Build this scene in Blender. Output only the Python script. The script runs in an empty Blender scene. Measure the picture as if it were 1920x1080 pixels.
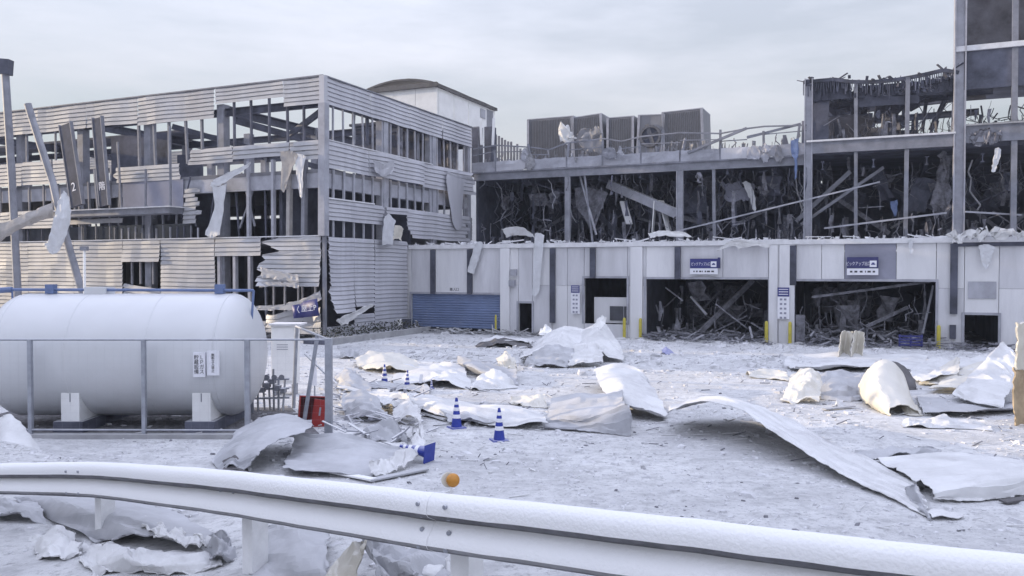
import bpy, math, random
from mathutils import Vector, Matrix, noise
R = math.radians
rnd = random.Random(7)
scene = bpy.context.scene
COL = scene.collection

# ------------------------------------------------------------------ camera
F, CAMH, HOR = 1560.0, 3.8, 508.0            # focal length in photo pixels, eye height, horizon row
PIT = math.atan((540 - HOR) / F)
cd = bpy.data.cameras.new('camera'); cd.sensor_width = 36; cd.lens = 36 * F / 1920
cd.clip_start = 0.05; cd.clip_end = 3000
cam = bpy.data.objects.new('camera', cd); COL.objects.link(cam)
cam.location = (0, 0, CAMH); cam.rotation_euler = (math.pi / 2 - PIT, 0, 0)
scene.camera = cam
# ------------------------------------------------------------------ sky, sun, exposure
SUN_DIR = Vector((-0.95, 0.30, 0.0)).normalized()
SUN_EL = 9.0
SUN_AZ = math.atan2(SUN_DIR.x, SUN_DIR.y)
world = bpy.data.worlds.new('World'); scene.world = world; world.use_nodes = True
wn, wl = world.node_tree.nodes, world.node_tree.links
wn.clear()
sky = wn.new('ShaderNodeTexSky'); sky.sky_type = 'NISHITA'; sky.sun_disc = False
sky.sun_elevation = R(SUN_EL); sky.sun_rotation = SUN_AZ; sky.air_density = 1.0; sky.dust_density = 0.7; sky.ozone_density = 1.6
tc = wn.new('ShaderNodeTexCoord')
mp = wn.new('ShaderNodeMapping'); mp.inputs['Scale'].default_value = (1.0, 1.0, 4.5); mp.inputs['Rotation'].default_value = (0.12, 0.1, 0)
nz = wn.new('ShaderNodeTexNoise'); nz.inputs['Scale'].default_value = 2.3; nz.inputs['Detail'].default_value = 7; nz.inputs['Roughness'].default_value = 0.55
cr = wn.new('ShaderNodeMapRange'); cr.inputs[1].default_value = 0.36; cr.inputs[2].default_value = 0.66; cr.inputs[3].default_value = 0.60; cr.inputs[4].default_value = 1.0
mx = wn.new('ShaderNodeMix'); mx.data_type = 'RGBA'
el = wn.new('ShaderNodeSeparateXYZ'); er = wn.new('ShaderNodeMapRange'); er.inputs[1].default_value = 0.12; er.inputs[2].default_value = 0.85
zc = wn.new('ShaderNodeMix'); zc.data_type = 'RGBA'          # overcast veil: brighter and bluer overhead, as such skies are
zc.inputs['A'].default_value = (5.3, 5.4, 5.6, 1); zc.inputs['B'].default_value = (14.2, 15.2, 19.4, 1)
wl.new(tc.outputs['Generated'], el.inputs[0]); wl.new(el.outputs['Z'], er.inputs[0]); wl.new(er.outputs[0], zc.inputs['Factor']); wl.new(zc.outputs['Result'], mx.inputs['B'])
bg = wn.new('ShaderNodeBackground'); bg.inputs['Strength'].default_value = 0.12
wo = wn.new('ShaderNodeOutputWorld')
wl.new(tc.outputs['Generated'], mp.inputs['Vector']); wl.new(mp.outputs['Vector'], nz.inputs['Vector'])
wl.new(nz.outputs[0], cr.inputs[0]); wl.new(cr.outputs[0], mx.inputs['Factor'])
wl.new(sky.outputs['Color'], mx.inputs['A']); wl.new(mx.outputs['Result'], bg.inputs['Color'])
wl.new(bg.outputs['Background'], wo.inputs['Surface'])
sd = bpy.data.lights.new('sun', 'SUN'); sd.energy = 5.0; sd.angle = R(0.6); sd.color = (1.0, 0.82, 0.58)
so = bpy.data.objects.new('sun', sd); COL.objects.link(so)
sdir = Vector((SUN_DIR.x * math.cos(R(SUN_EL)), SUN_DIR.y * math.cos(R(SUN_EL)), math.sin(R(SUN_EL))))
so.rotation_euler = sdir.to_track_quat('Z', 'Y').to_euler(); so.location = (-40, 20, 30)
scene.view_settings.view_transform = 'Standard'; scene.view_settings.look = 'None'
scene.view_settings.gamma = 1; scene.view_settings.exposure = 0.10
scene.cycles.max_bounces = 6; scene.cycles.diffuse_bounces = 4

# ------------------------------------------------------------------ measuring helpers
def ray(px, py):
    r, u = (px - 960) / F, (540 - py) / F
    c, s = math.cos(PIT), math.sin(PIT)
    return Vector((r, c + u * s, -s + u * c))
def at(px, py, Y):
    d = ray(px, py); return Vector((0, 0, CAMH)) + d * (Y / d.y)
def gnd(px, py, z=0.0):
    d = ray(px, py); return Vector((0, 0, CAMH)) + d * ((z - CAMH) / d.z)
def over(px, py, gy):                         # a point above the lot, over the ground row gy
    return at(px, py, gnd(px, gy).y)
ANG = R(23.95); CA, SA = math.cos(ANG), math.sin(ANG)
CX, CY = -10.18, 45.1                          # foot of the wing's front corner
def bl(u, v, z): return Vector((CX + u * CA + v * SA, CY - u * SA + v * CA, z))
def onv(px, py, v):                            # pixel -> (u, z) on a plane parallel to the fronts
    d = ray(px, py); n = (SA, CA)
    t = (v + CX * n[0] + CY * n[1]) / (d.x * n[0] + d.y * n[1])
    X, Y = d.x * t - CX, d.y * t - CY
    return X * CA - Y * SA, CAMH + d.z * t
def onu(px, py, u=0.0):                        # pixel -> (v, z) on a plane parallel to the wing's side
    d = ray(px, py)
    t = (u + CX * CA - CY * SA) / (d.x * CA - d.y * SA)
    X, Y = d.x * t - CX, d.y * t - CY
    return X * SA + Y * CA, CAMH + d.z * t
def sstep(a, b, x):
    t = max(0.0, min(1.0, (x - a) / (b - a))); return t * t * (3 - 2 * t)
def nzv(v, s=1.0): return noise.noise(Vector(v) * s)

# ------------------------------------------------------------------ materials
def mat(name, col, rough=0.75, metal=0.0, var=0.12, scale=1.5, bump=0.0, bscale=30, dust=0.0, dirt=0.0, dirtcol=(0.1, 0.09, 0.09), streak=False, drange=(0.25, 0.9), dcol=(0.66, 0.66, 0.67)):
    m = bpy.data.materials.new(name); m.use_nodes = True
    N, L = m.node_tree.nodes, m.node_tree.links
    p = N['Principled BSDF']; p.inputs['Roughness'].default_value = rough; p.inputs['Metallic'].default_value = metal
    t = N.new('ShaderNodeTexCoord')
    mpn = N.new('ShaderNodeMapping'); mpn.inputs['Scale'].default_value = (1, 1, 0.18) if streak else (1, 1, 1)
    L.new(t.outputs['Object'], mpn.inputs['Vector'])
    n = N.new('ShaderNodeTexNoise'); n.inputs['Scale'].default_value = scale; n.inputs['Detail'].default_value = 8; n.inputs['Roughness'].default_value = 0.65
    L.new(mpn.outputs['Vector'], n.inputs['Vector'])
    r = N.new('ShaderNodeValToRGB')
    lo = [max(0, c * (1 - var * 1.6)) for c in col]; hi = [min(1, c * (1 + var)) for c in col]
    r.color_ramp.elements[0].position = 0.3; r.color_ramp.elements[1].position = 0.7
    r.color_ramp.elements[0].color = (*lo, 1); r.color_ramp.elements[1].color = (*hi, 1)
    L.new(n.outputs[0], r.inputs['Fac']); out = r.outputs['Color']
    if dirt > 0:
        n2 = N.new('ShaderNodeTexNoise'); n2.inputs['Scale'].default_value = scale * 0.6; n2.inputs['Detail'].default_value = 10; n2.inputs['Roughness'].default_value = 0.75
        L.new(mpn.outputs['Vector'], n2.inputs['Vector'])
        mr = N.new('ShaderNodeMapRange'); mr.inputs[1].default_value = 0.5; mr.inputs[2].default_value = 0.75; mr.inputs[4].default_value = dirt
        L.new(n2.outputs[0], mr.inputs[0])
        mm = N.new('ShaderNodeMix'); mm.data_type = 'RGBA'; mm.inputs['B'].default_value = (*dirtcol, 1)
        L.new(mr.outputs[0], mm.inputs['Factor']); L.new(out, mm.inputs['A']); out = mm.outputs['Result']
    if dust > 0:                                # pale dust lying on what faces up
        g = N.new('ShaderNodeNewGeometry'); sx = N.new('ShaderNodeSeparateXYZ'); L.new(g.outputs['Normal'], sx.inputs[0])
        mr = N.new('ShaderNodeMapRange'); mr.inputs[1].default_value = drange[0]; mr.inputs[2].default_value = drange[1]; mr.inputs[4].default_value = dust
        L.new(sx.outputs['Z'], mr.inputs[0])
        mm = N.new('ShaderNodeMix'); mm.data_type = 'RGBA'; mm.inputs['B'].default_value = (*dcol, 1)
        L.new(mr.outputs[0], mm.inputs['Factor']); L.new(out, mm.inputs['A']); out = mm.outputs['Result']
    L.new(out, p.inputs['Base Color'])
    if bump > 0:
        n3 = N.new('ShaderNodeTexNoise'); n3.inputs['Scale'].default_value = bscale; n3.inputs['Detail'].default_value = 6
        L.new(t.outputs['Object'], n3.inputs['Vector'])
        b = N.new('ShaderNodeBump'); b.inputs['Strength'].default_value = bump; b.inputs['Distance'].default_value = 0.05
        L.new(n3.outputs[0], b.inputs['Height']); L.new(b.outputs['Normal'], p.inputs['Normal'])
    return m
M = {}
M['siding'] = mat('siding', (0.43, 0.43, 0.45), 0.55, 0.15, 0.10, 0.5, dust=0.5, dirt=0.55, dirtcol=(0.24, 0.23, 0.25), streak=True)
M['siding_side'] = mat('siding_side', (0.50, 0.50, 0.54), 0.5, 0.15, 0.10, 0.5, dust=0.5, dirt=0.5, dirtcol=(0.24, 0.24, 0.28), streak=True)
M['steel'] = mat('steel', (0.22, 0.225, 0.26), 0.6, 0.0, 0.22, 1.2, dust=0.8, dirt=0.4, dirtcol=(0.10, 0.10, 0.12))
M['steel_pale'] = mat('steel_pale', (0.36, 0.365, 0.41), 0.6, 0.0, 0.18, 1.2, dust=0.8, dirt=0.4, dirtcol=(0.18, 0.17, 0.19))
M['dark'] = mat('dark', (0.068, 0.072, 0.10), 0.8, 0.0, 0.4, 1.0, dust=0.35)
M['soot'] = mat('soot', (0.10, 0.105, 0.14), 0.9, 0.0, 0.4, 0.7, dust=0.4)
M['slab'] = mat('slab', (0.19, 0.19, 0.21), 0.9, 0.0, 0.2, 0.6, dust=0.6)
M['wall'] = mat('wall', (0.68, 0.68, 0.70), 0.8, 0.0, 0.08, 0.6, bump=0.1, dust=0.4, dirt=0.6, dirtcol=(0.40, 0.40, 0.44), streak=True)
M['wall_dull'] = mat('wall_dull', (0.58, 0.58, 0.61), 0.8, 0.0, 0.12, 0.9, bump=0.1, dust=0.4, dirt=0.7, dirtcol=(0.34, 0.34, 0.38), streak=True)
M['wall_grey'] = mat('wall_grey', (0.26, 0.265, 0.33), 0.8, 0.0, 0.1, 0.8, dirt=0.4, dirtcol=(0.2, 0.2, 0.24))
M['white'] = mat('white', (0.80, 0.80, 0.80), 0.6, 0.0, 0.06, 1.0, dirt=0.35, dirtcol=(0.5, 0.49, 0.48))
M['coping'] = mat('coping', (0.66, 0.66, 0.68), 0.85, 0.0, 0.1, 2.0, bump=0.3, bscale=8)
M['tank'] = mat('tank_paint', (0.58, 0.59, 0.61), 0.35, 0.0, 0.04, 0.8, dust=0.4, dirt=0.3, dirtcol=(0.52, 0.5, 0.5))
M['rail'] = mat('rail_dusted_dark_below', (0.15, 0.15, 0.165), 0.7, 0.0, 0.3, 5.0, bump=0.22, bscale=55, dust=1.0, drange=(-0.5, -0.12), dcol=(0.80, 0.80, 0.81))  # pale dust coat, turning dark on the downward-facing slopes
M['rail_post'] = mat('rail_post', (0.74, 0.74, 0.75), 0.7, 0.0, 0.08, 5.0, dirt=0.4, dirtcol=(0.4, 0.4, 0.42))
M['galv'] = mat('galvanised', (0.33, 0.345, 0.39), 0.5, 0.3, 0.15, 4.0, dust=0.5)
M['shutter'] = mat('shutter_blue', (0.15, 0.20, 0.34), 0.5, 0.1, 0.1, 1.0, dirt=0.4, dirtcol=(0.24, 0.27, 0.36))
M['sheet'] = mat('sheet_metal', (0.62, 0.62, 0.625), 0.65, 0.0, 0.1, 1.0, bump=0.15, bscale=6, dirt=0.8, dirtcol=(0.36, 0.35, 0.36))
M['sheet_grey'] = mat('sheet_grey', (0.37, 0.375, 0.40), 0.55, 0.0, 0.18, 1.2, bump=0.15, bscale=6, dust=0.2, dirt=0.7, dirtcol=(0.2, 0.2, 0.22))
M['sheet_cream'] = mat('sheet_cream', (0.58, 0.55, 0.48), 0.6, 0.0, 0.08, 1.5, bump=0.15, bscale=6, dust=0.3, dirt=0.4, dirtcol=(0.38, 0.35, 0.31))
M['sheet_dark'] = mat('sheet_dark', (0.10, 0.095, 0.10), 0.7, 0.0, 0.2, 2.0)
M['film'] = mat('film', (0.58, 0.59, 0.62), 0.5, 0.0, 0.1, 2.0, bump=0.2, bscale=8)
M['cloth_tan'] = mat('cloth_tan', (0.36, 0.34, 0.33), 0.9, 0.0, 0.15, 2.0)
M['blue'] = mat('blue_plastic', (0.02, 0.04, 0.30), 0.45, 0.0, 0.15, 6, dust=0.35)
M['blue_pipe'] = mat('blue_pipe', (0.12, 0.17, 0.32), 0.5, 0.0, 0.15, 4)
M['sign_blue'] = mat('sign_blue', (0.028, 0.033, 0.17), 0.5, 0.0, 0.12, 3)
M['sign_blue_worn'] = mat('sign_blue_worn', (0.035, 0.037, 0.13), 0.6, 0.0, 0.12, 3)
M['sign_white'] = mat('sign_white', (0.75, 0.75, 0.80), 0.5, 0.0, 0.04, 3)
M['ink'] = mat('ink', (0.05, 0.05, 0.06), 0.6, 0.0, 0.1, 3)
M['yellow'] = mat('yellow_paint', (0.50, 0.43, 0.06), 0.6, 0.0, 0.15, 3, dirt=0.4, dirtcol=(0.3, 0.28, 0.15))
M['red'] = mat('red_paint', (0.32, 0.028, 0.025), 0.5, 0.0, 0.15, 3, dust=0.3)
M['red_shaded'] = mat('red_paint_shaded', (0.12, 0.016, 0.016), 0.6, 0.0, 0.15, 3)  # darker copy of the red: the box's inner shade put into colour
M['orange'] = mat('orange_reflector', (0.50, 0.22, 0.03), 0.3, 0.0, 0.1, 20)
M['glass'] = mat('window_glass', (0.05, 0.055, 0.07), 0.15, 0.0, 0.2, 2)
M['ac'] = mat('unit_casing', (0.22, 0.22, 0.24), 0.6, 0.1, 0.15, 1.0, dirt=0.5, dirtcol=(0.18, 0.17, 0.18), dust=0.5, streak=True)
M['ac_fin'] = mat('unit_fins', (0.14, 0.14, 0.155), 0.6, 0.2, 0.2, 1.5)
M['roof_dark'] = mat('roof_dark', (0.13, 0.125, 0.125), 0.9, 0.0, 0.25, 1.0)
M['wood'] = mat('tan_board', (0.42, 0.33, 0.22), 0.8, 0.0, 0.2, 3)
M['gravel'] = mat('gravel', (0.17, 0.165, 0.175), 0.95, 0.0, 0.45, 9.0, bump=1.0, bscale=25)
M['pale_chip'] = mat('pale_chip', (0.58, 0.58, 0.60), 0.9, 0.0, 0.2, 3)
M['dark_chip'] = mat('dark_chip', (0.20, 0.20, 0.22), 0.9, 0.0, 0.35, 3)
M['insul'] = mat('insulation', (0.20, 0.20, 0.23), 0.95, 0.0, 0.4, 3, bump=0.6, bscale=10, dust=0.2)
M['insul_pale'] = mat('insulation_pale', (0.30, 0.30, 0.32), 0.95, 0.0, 0.3, 3, bump=0.6, bscale=10, dust=0.4)
M['concrete'] = mat('concrete', (0.34, 0.34, 0.35), 0.9, 0.0, 0.15, 1.5, bump=0.2, dust=0.3)
M['shade_block'] = mat('shade_block_render', (0.42, 0.41, 0.40), 0.9, 0.0, 0.1, 0.4)
M['shrub'] = mat('shrub_leaf', (0.05, 0.055, 0.04), 0.8, 0.0, 0.4, 3)

# ------------------------------------------------------------------ mesh helpers
class MB:
    def __init__(s): s.v, s.f = [], []
    def quad(s, pts): b = len(s.v); s.v += [tuple(p) for p in pts]; s.f.append(tuple(range(b, b + len(pts))))
    def hexa(s, c):
        b = len(s.v); s.v += [tuple(p) for p in c]
        for q in ((0, 3, 2, 1), (4, 5, 6, 7), (0, 1, 5, 4), (1, 2, 6, 5), (2, 3, 7, 6), (3, 0, 4, 7)): s.f.append(tuple(b + i for i in q))
        return s
    def box(s, x0, x1, y0, y1, z0, z1):
        s.hexa([(x0, y0, z0), (x1, y0, z0), (x1, y1, z0), (x0, y1, z0), (x0, y0, z1), (x1, y0, z1), (x1, y1, z1), (x0, y1, z1)]); return s
    def bar(s, p, q, w, h=None, up=(0, 0, 1)):
        p, q = Vector(p), Vector(q); h = h or w; d = (q - p).normalized(); up = Vector(up)
        if abs(d.dot(up)) > 0.98: up = Vector((1, 0, 0))
        x = d.cross(up).normalized() * w / 2; y = x.cross(d).normalized() * h / 2
        s.hexa([p - x - y, p + x - y, p + x + y, p - x + y, q - x - y, q + x - y, q + x + y, q - x + y]); return s
    def ibeam(s, p, q, w, h, t=None):
        p, q = Vector(p), Vector(q); t = t or h * 0.12; d = (q - p).normalized(); up = Vector((0, 0, 1))
        if abs(d.z) > 0.98: up = Vector((1, 0, 0))
        y = (up - d * up.dot(d)).normalized()
        s.bar(p + y * (h / 2 - t / 2), q + y * (h / 2 - t / 2), w, t, up); s.bar(p - y * (h / 2 - t / 2), q - y * (h / 2 - t / 2), w, t, up)
        s.bar(p, q, t, h - 2 * t, up); return s
    def tube(s, p, q, r0, r1=None, n=10, cap=True):
        p, q = Vector(p), Vector(q); r1 = r0 if r1 is None else r1; d = (q - p).normalized()
        a = d.orthogonal().normalized(); c = d.cross(a); b = len(s.v)
        for k in range(n):
            o = a * math.cos(2 * math.pi * k / n) + c * math.sin(2 * math.pi * k / n)
            s.v.append(tuple(p + o * r0)); s.v.append(tuple(q + o * r1))
        for k in range(n):
            j = (k + 1) % n; s.f.append((b + 2 * k, b + 2 * j, b + 2 * j + 1, b + 2 * k + 1))
        if cap: s.f.append(tuple(b + 2 * k for k in range(n))[::-1]); s.f.append(tuple(b + 2 * k + 1 for k in range(n)))
        return s
    def path(s, pts, r, n=5):
        for a, b in zip(pts[:-1], pts[1:]): s.tube(a, b, r, n=n, cap=False)
        return s
    def lathe(s, prof, n=24, ax=None):            # prof: (radius, height)
        b = len(s.v)
        for r, h in prof:
            for k in range(n): s.v.append((r * math.cos(2 * math.pi * k / n), r * math.sin(2 * math.pi * k / n), h))
        for i in range(len(prof) - 1):
            for k in range(n):
                j = (k + 1) % n; s.f.append((b + i * n + k, b + i * n + j, b + (i + 1) * n + j, b + (i + 1) * n + k))
        s.f.append(tuple(b + k for k in range(n))[::-1]); s.f.append(tuple(b + (len(prof) - 1) * n + k for k in range(n)))
        return s
    def surf(s, rows, th=0.012):                  # grid of points -> sheet with thickness
        nr, nc = len(rows), len(rows[0]); b = len(s.v)
        def P(i, j): return rows[max(0, min(nr - 1, i))][max(0, min(nc - 1, j))]
        back = []
        for i in range(nr):
            for j in range(nc):
                n = (P(i, j + 1) - P(i, j - 1)).cross(P(i + 1, j) - P(i - 1, j))
                n = n.normalized() if n.length > 1e-9 else Vector((0, 0, 1))
                s.v.append(tuple(P(i, j))); back.append(tuple(P(i, j) + n * th))
        s.v += back; o = nr * nc
        for i in range(nr - 1):
            for j in range(nc - 1):
                a = b + i * nc + j; q = (a, a + 1, a + nc + 1, a + nc)
                s.f.append(q); s.f.append(tuple(x + o for x in q[::-1]))
        edge = [b + j for j in range(nc)] + [b + i * nc + nc - 1 for i in range(1, nr)] + [b + (nr - 1) * nc + j for j in range(nc - 2, -1, -1)] + [b + i * nc for i in range(nr - 2, 0, -1)]
        for k in range(len(edge)):
            a, c = edge[k], edge[(k + 1) % len(edge)]; s.f.append((a, a + o, c + o, c))
        return s
    def build(s, name, m, parent=None, smooth=False):
        me = bpy.data.meshes.new(name); me.from_pydata(s.v, [], s.f); me.update()
        if smooth: me.polygons.foreach_set('use_smooth', [True] * len(me.polygons))
        ob = bpy.data.objects.new(name, me); me.materials.append(M[m] if isinstance(m, str) else m); COL.objects.link(ob)
        if parent: ob.parent = parent
        return ob
def fixnormals(o):
    import bmesh
    b = bmesh.new(); b.from_mesh(o.data); bmesh.ops.recalc_face_normals(b, faces=b.faces); b.to_mesh(o.data); b.free()
def T(o, label, cat, group=None, kind=None):
    o['label'] = label; o['category'] = cat
    if group: o['group'] = group
    if kind: o['kind'] = kind
    return o
def empty(name, loc, rz=0.0, rot=None):
    o = bpy.data.objects.new(name, None); COL.objects.link(o); o.location = loc
    o.rotation_euler = rot if rot else (0, 0, rz); o.empty_display_size = 0.3; return o
def copy_tree(o, parent=None):
    c = o.copy(); COL.objects.link(c); c.parent = parent
    for ch in [x for x in bpy.data.objects if x.parent == o]: copy_tree(ch, c)
    return c
def struct(o): o['kind'] = 'structure'; return o
def text_mesh(name, body, size, m, parent, loc, rot, depth=0.004, align='CENTER', spacing=1.0, sx=1.0):
    cu = bpy.data.curves.new(name, 'FONT'); cu.body = body; cu.size = size; cu.align_x = align; cu.align_y = 'CENTER'; cu.extrude = depth
    cu.space_line = spacing; cu.resolution_u = 3
    t = bpy.data.objects.new(name + '_tmp', cu); COL.objects.link(t)
    bpy.context.view_layer.update()
    me = bpy.data.meshes.new_from_object(t.evaluated_get(bpy.context.evaluated_depsgraph_get()))
    bpy.data.objects.remove(t); bpy.data.curves.remove(cu)
    me.name = name
    o = bpy.data.objects.new(name, me); me.materials.clear(); me.materials.append(M[m]); COL.objects.link(o)
    o.location = loc; o.rotation_euler = rot; o.scale = (sx, 1, 1); o.parent = parent; return o
def cat_rom(pts, n):
    out = []; k = len(pts)
    for i in range(n):
        t = i / (n - 1) * (k - 1); j = min(int(t), k - 2); t -= j
        p0, p1, p2, p3 = pts[max(0, j - 1)], pts[j], pts[j + 1], pts[min(k - 1, j + 2)]
        out.append(0.5 * ((2 * p1) + (p2 - p0) * t + (2 * p0 - 5 * p1 + 4 * p2 - p3) * t * t + (3 * p1 - p0 - 3 * p2 + p3) * t ** 3))
    return out
def lerp_pts(pts, n):
    out = []; k = len(pts)
    for i in range(n):
        t = i / (n - 1) * (k - 1); j = min(int(t), k - 2); out.append(pts[j].lerp(pts[j + 1], t - j))
    return out
def cpt(c):
    if isinstance(c, Vector): return c
    if len(c) == 2: return gnd(c[0], c[1], 0.03)
    return over(*c)
def hsh(i, j, k): return (math.sin(i * 127.1 + j * 311.7 + k * 74.7) * 43758.5453) % 1.0 * 2 - 1
def crease(x, y, k):                              # piecewise flat facets: folded metal rather than cloth
    i, j = math.floor(x), math.floor(y); a, b = x - i, y - j
    p, q, r, t = hsh(i, j, k), hsh(i + 1, j, k), hsh(i, j + 1, k), hsh(i + 1, j + 1, k)
    if hsh(i, j, k + 9) > 0: return p + (q - p) * a + (t - q) * b if a > b else p + (t - r) * a + (r - p) * b
    return p + (q - p) * a + (r - p) * b if a + b < 1 else t + (r - t) * (1 - a) + (q - t) * (1 - b)
def sheet(name, rows, m, label, cat='debris', group='torn metal sheets lying on the lot', nu=40, nv=16, amp=0.04, fr=1.6, jag=0.05, seed=0, th=0.012, rib=0, cs_=None, hard=False, floor=True, parent=None):
    nu, nv = int(nu * 1.5), int(nv * 1.5)
    ctl = [[cpt(c) for c in r] for r in rows]
    mid = ctl[len(ctl) // 2]; Lu = sum((b - a).length for a, b in zip(mid[:-1], mid[1:])); Lv = sum((b[len(b) // 2] - a[len(a) // 2]).length for a, b in zip(ctl[:-1], ctl[1:]))
    cs = max(.3, min(1.0, .22 * min(Lu, Lv) + .12)) if floor else max(.12, .3 * min(Lu, Lv))
    cs = cs_ or cs
    I = lerp_pts if hard else cat_rom
    g = [I(r, nu) for r in ctl]
    cols = [I([r[j] for r in g], nv) for j in range(nu)]
    grid = [[cols[j][i] for j in range(nu)] for i in range(nv)]
    off = Vector((seed * 13.7, seed * 5.1, seed * 3.3))
    for i in range(nv):
        for j in range(nu):
            p = grid[i][j]
            X, Y_ = j / (nu - 1) * Lu, i / (nv - 1) * Lv
            w1 = (X + .5 * Y_ + .3 * nzv(p, .7)) / cs; w2 = (Y_ - .35 * X) / cs
            d = noise.noise_vector((p * 0.6 + off)) * amp * 0.7 + noise.noise_vector((p + off) * fr * 3.1) * amp * 0.2
            d += Vector((crease(w1, w2, seed) * .5, crease(w1, w2, seed + 3) * .5, crease(w1, w2, seed + 5))) * amp * 2.3
            d += Vector((crease(w1 * 2.3, w2 * 2.3, seed + 1) * .4, 0, crease(w1 * 2.3, w2 * 2.3, seed + 2))) * amp * .9
            if rib and i % rib == 2: d.z += .04
            e = 0.0
            if i in (0, nv - 1) or j in (0, nu - 1): e = jag
            d += Vector((nzv(p + off, 9), nzv(p - off, 9), 0)) * e
            q = p + d
            if floor: q.z = max(q.z, 0.012 + 0.02 * (i % 2))
            grid[i][j] = q
    mb = MB().surf(grid, th)
    o = mb.build(name, m, parent, smooth=True)
    try:
        o.data.set_sharp_from_angle(angle=R(9))
    except Exception: pass
    if label: T(o, label, cat, group)
    return o

# ------------------------------------------------------------------ ground
RAIL = []                                        # crash barrier: points on the top edge of its beam
for px, iy, ty in ((-260, .083, 882), (-120, .095, 874), (0, .105, 869), (160, .120, 866), (300, .139, 872), (450, .158, 884), (650, .183, 904), (850, .205, 926), (1140, .232, 955), (1500, .262, 995), (1920, .290, 1041), (2500, .32, 1110)):
    RAIL.append(at(px, ty, 1 / iy))
def interp(xs, ys, x):
    if x <= xs[0]: return ys[0] + (ys[1] - ys[0]) / (xs[1] - xs[0]) * (x - xs[0])
    for i in range(len(xs) - 1):
        if x <= xs[i + 1]: return ys[i] + (ys[i + 1] - ys[i]) * (x - xs[i]) / (xs[i + 1] - xs[i])
    return ys[-1] + (ys[-1] - ys[-2]) / (xs[-1] - xs[-2]) * (x - xs[-1])
RX = [p.x for p in RAIL]; RY = [p.y for p in RAIL]; RZ = [p.z for p in RAIL]
def ground_z(x, y):
    xr = max(-13.0, min(6.0, x))
    d = (y - interp(RX, RY, xr)) * 0.8
    zg = max(0.95, min(1.9, interp(RX, RZ, xr) - 0.80))
    f = 1 - sstep(1.5, 4.6, d)
    z = zg * f
    if y < 60 and abs(x) < 60:
        z += 0.03 * f * nzv((x, y, 0.3), 2.0) + 0.012 * nzv((x, y, 1.7), 0.6)
    return z
def axis(segs):
    out = []
    for a, b, n in segs: out += [a + (b - a) * i / n for i in range(n)]
    out.append(segs[-1][1]); return out
gx = axis([(-600, -80, 8), (-80, -16, 16), (-16, 16, 130), (16, 80, 24), (80, 600, 8)])
gy = axis([(-60, -2, 8), (-2, 16, 90), (16, 60, 60), (60, 200, 14), (200, 1500, 10)])
mb = MB()
for y in gy:
    for x in gx: mb.v.append((x, y, ground_z(x, y)))
nx = len(gx)
for j in range(len(gy) - 1):
    for i in range(nx - 1): mb.f.append((j * nx + i, j * nx + i + 1, (j + 1) * nx + i + 1, (j + 1) * nx + i))
mg = bpy.data.materials.new('dusty_lot'); mg.use_nodes = True
N, L = mg.node_tree.nodes, mg.node_tree.links
pb = N['Principled BSDF']; pb.inputs['Roughness'].default_value = 0.95
t = N.new('ShaderNodeTexCoord')
def gn(sc, det, ro, vec=None):
    n = N.new('ShaderNodeTexNoise'); n.inputs['Scale'].default_value = sc; n.inputs['Detail'].default_value = det; n.inputs['Roughness'].default_value = ro
    L.new(vec if vec else t.outputs['Object'], n.inputs['Vector']); return n
def gmix(a, b, fac, r0, r1, top=1.0):
    mr = N.new('ShaderNodeMapRange'); mr.inputs[1].default_value = r0; mr.inputs[2].default_value = r1; mr.inputs[4].default_value = top
    L.new(fac, mr.inputs[0]); m_ = N.new('ShaderNodeMix'); m_.data_type = 'RGBA'; L.new(mr.outputs[0], m_.inputs['Factor'])
    for k, c in (('A', a), ('B', b)):
        if isinstance(c, tuple): m_.inputs[k].default_value = (*c, 1)
        else: L.new(c, m_.inputs[k])
    return m_.outputs['Result']
c = gmix((0.48, 0.48, 0.49), (0.68, 0.68, 0.685), gn(0.35, 8, 0.6).outputs[0], 0.35, 0.65)
c = gmix(c, (0.35, 0.35, 0.36), gn(2.6, 10, 0.7).outputs[0], 0.46, 0.68, 0.8)
mpg = N.new('ShaderNodeMapping'); mpg.inputs['Scale'].default_value = (1, 3.0, 1); mpg.inputs['Rotation'].default_value = (0, 0, 0.3); L.new(t.outputs['Object'], mpg.inputs['Vector'])
c = gmix(c, (0.68, 0.68, 0.685), gn(1.3, 9, 0.65, mpg.outputs['Vector']).outputs[0], 0.52, 0.7, 0.8)
c = gmix(c, (0.25, 0.25, 0.26), gn(9, 6, 0.8).outputs[0], 0.53, 0.66, 0.85)
c = gmix(c, (0.26, 0.26, 0.28), gn(34, 5, 0.8, mpg.outputs['Vector']).outputs[0], 0.56, 0.68, 0.75)
L.new(c, pb.inputs['Base Color'])
bn = N.new('ShaderNodeBump'); bn.inputs['Strength'].default_value = 0.8; bn.inputs['Distance'].default_value = 0.06
L.new(gn(7, 10, 0.75).outputs[0], bn.inputs['Height']); L.new(bn.outputs['Normal'], pb.inputs['Normal'])
struct(mb.build('ground', mg, smooth=True))

rp = cat_rom(RAIL, 60); rows = []
M['asphalt'] = mat('asphalt', (0.055, 0.055, 0.06), 0.9, 0, 0.2, 6, bump=0.3, bscale=80)
rdb = MB()
for i, p in enumerate(rp):
    t_ = rp[min(59, i + 1)] - rp[max(0, i - 1)]; t_.z = 0; t_.normalize(); n_ = Vector((t_.y, -t_.x, 0))
    rows.append([Vector(((p + n_ * d).x, (p + n_ * d).y, max(ground_z((p + n_ * d).x, (p + n_ * d).y), ground_z(p.x, p.y)) + .03)) for d in (1.25, 2.2, 3.5)])
rdb.surf(rows, .02); struct(rdb.build('road', 'asphalt'))
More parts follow.
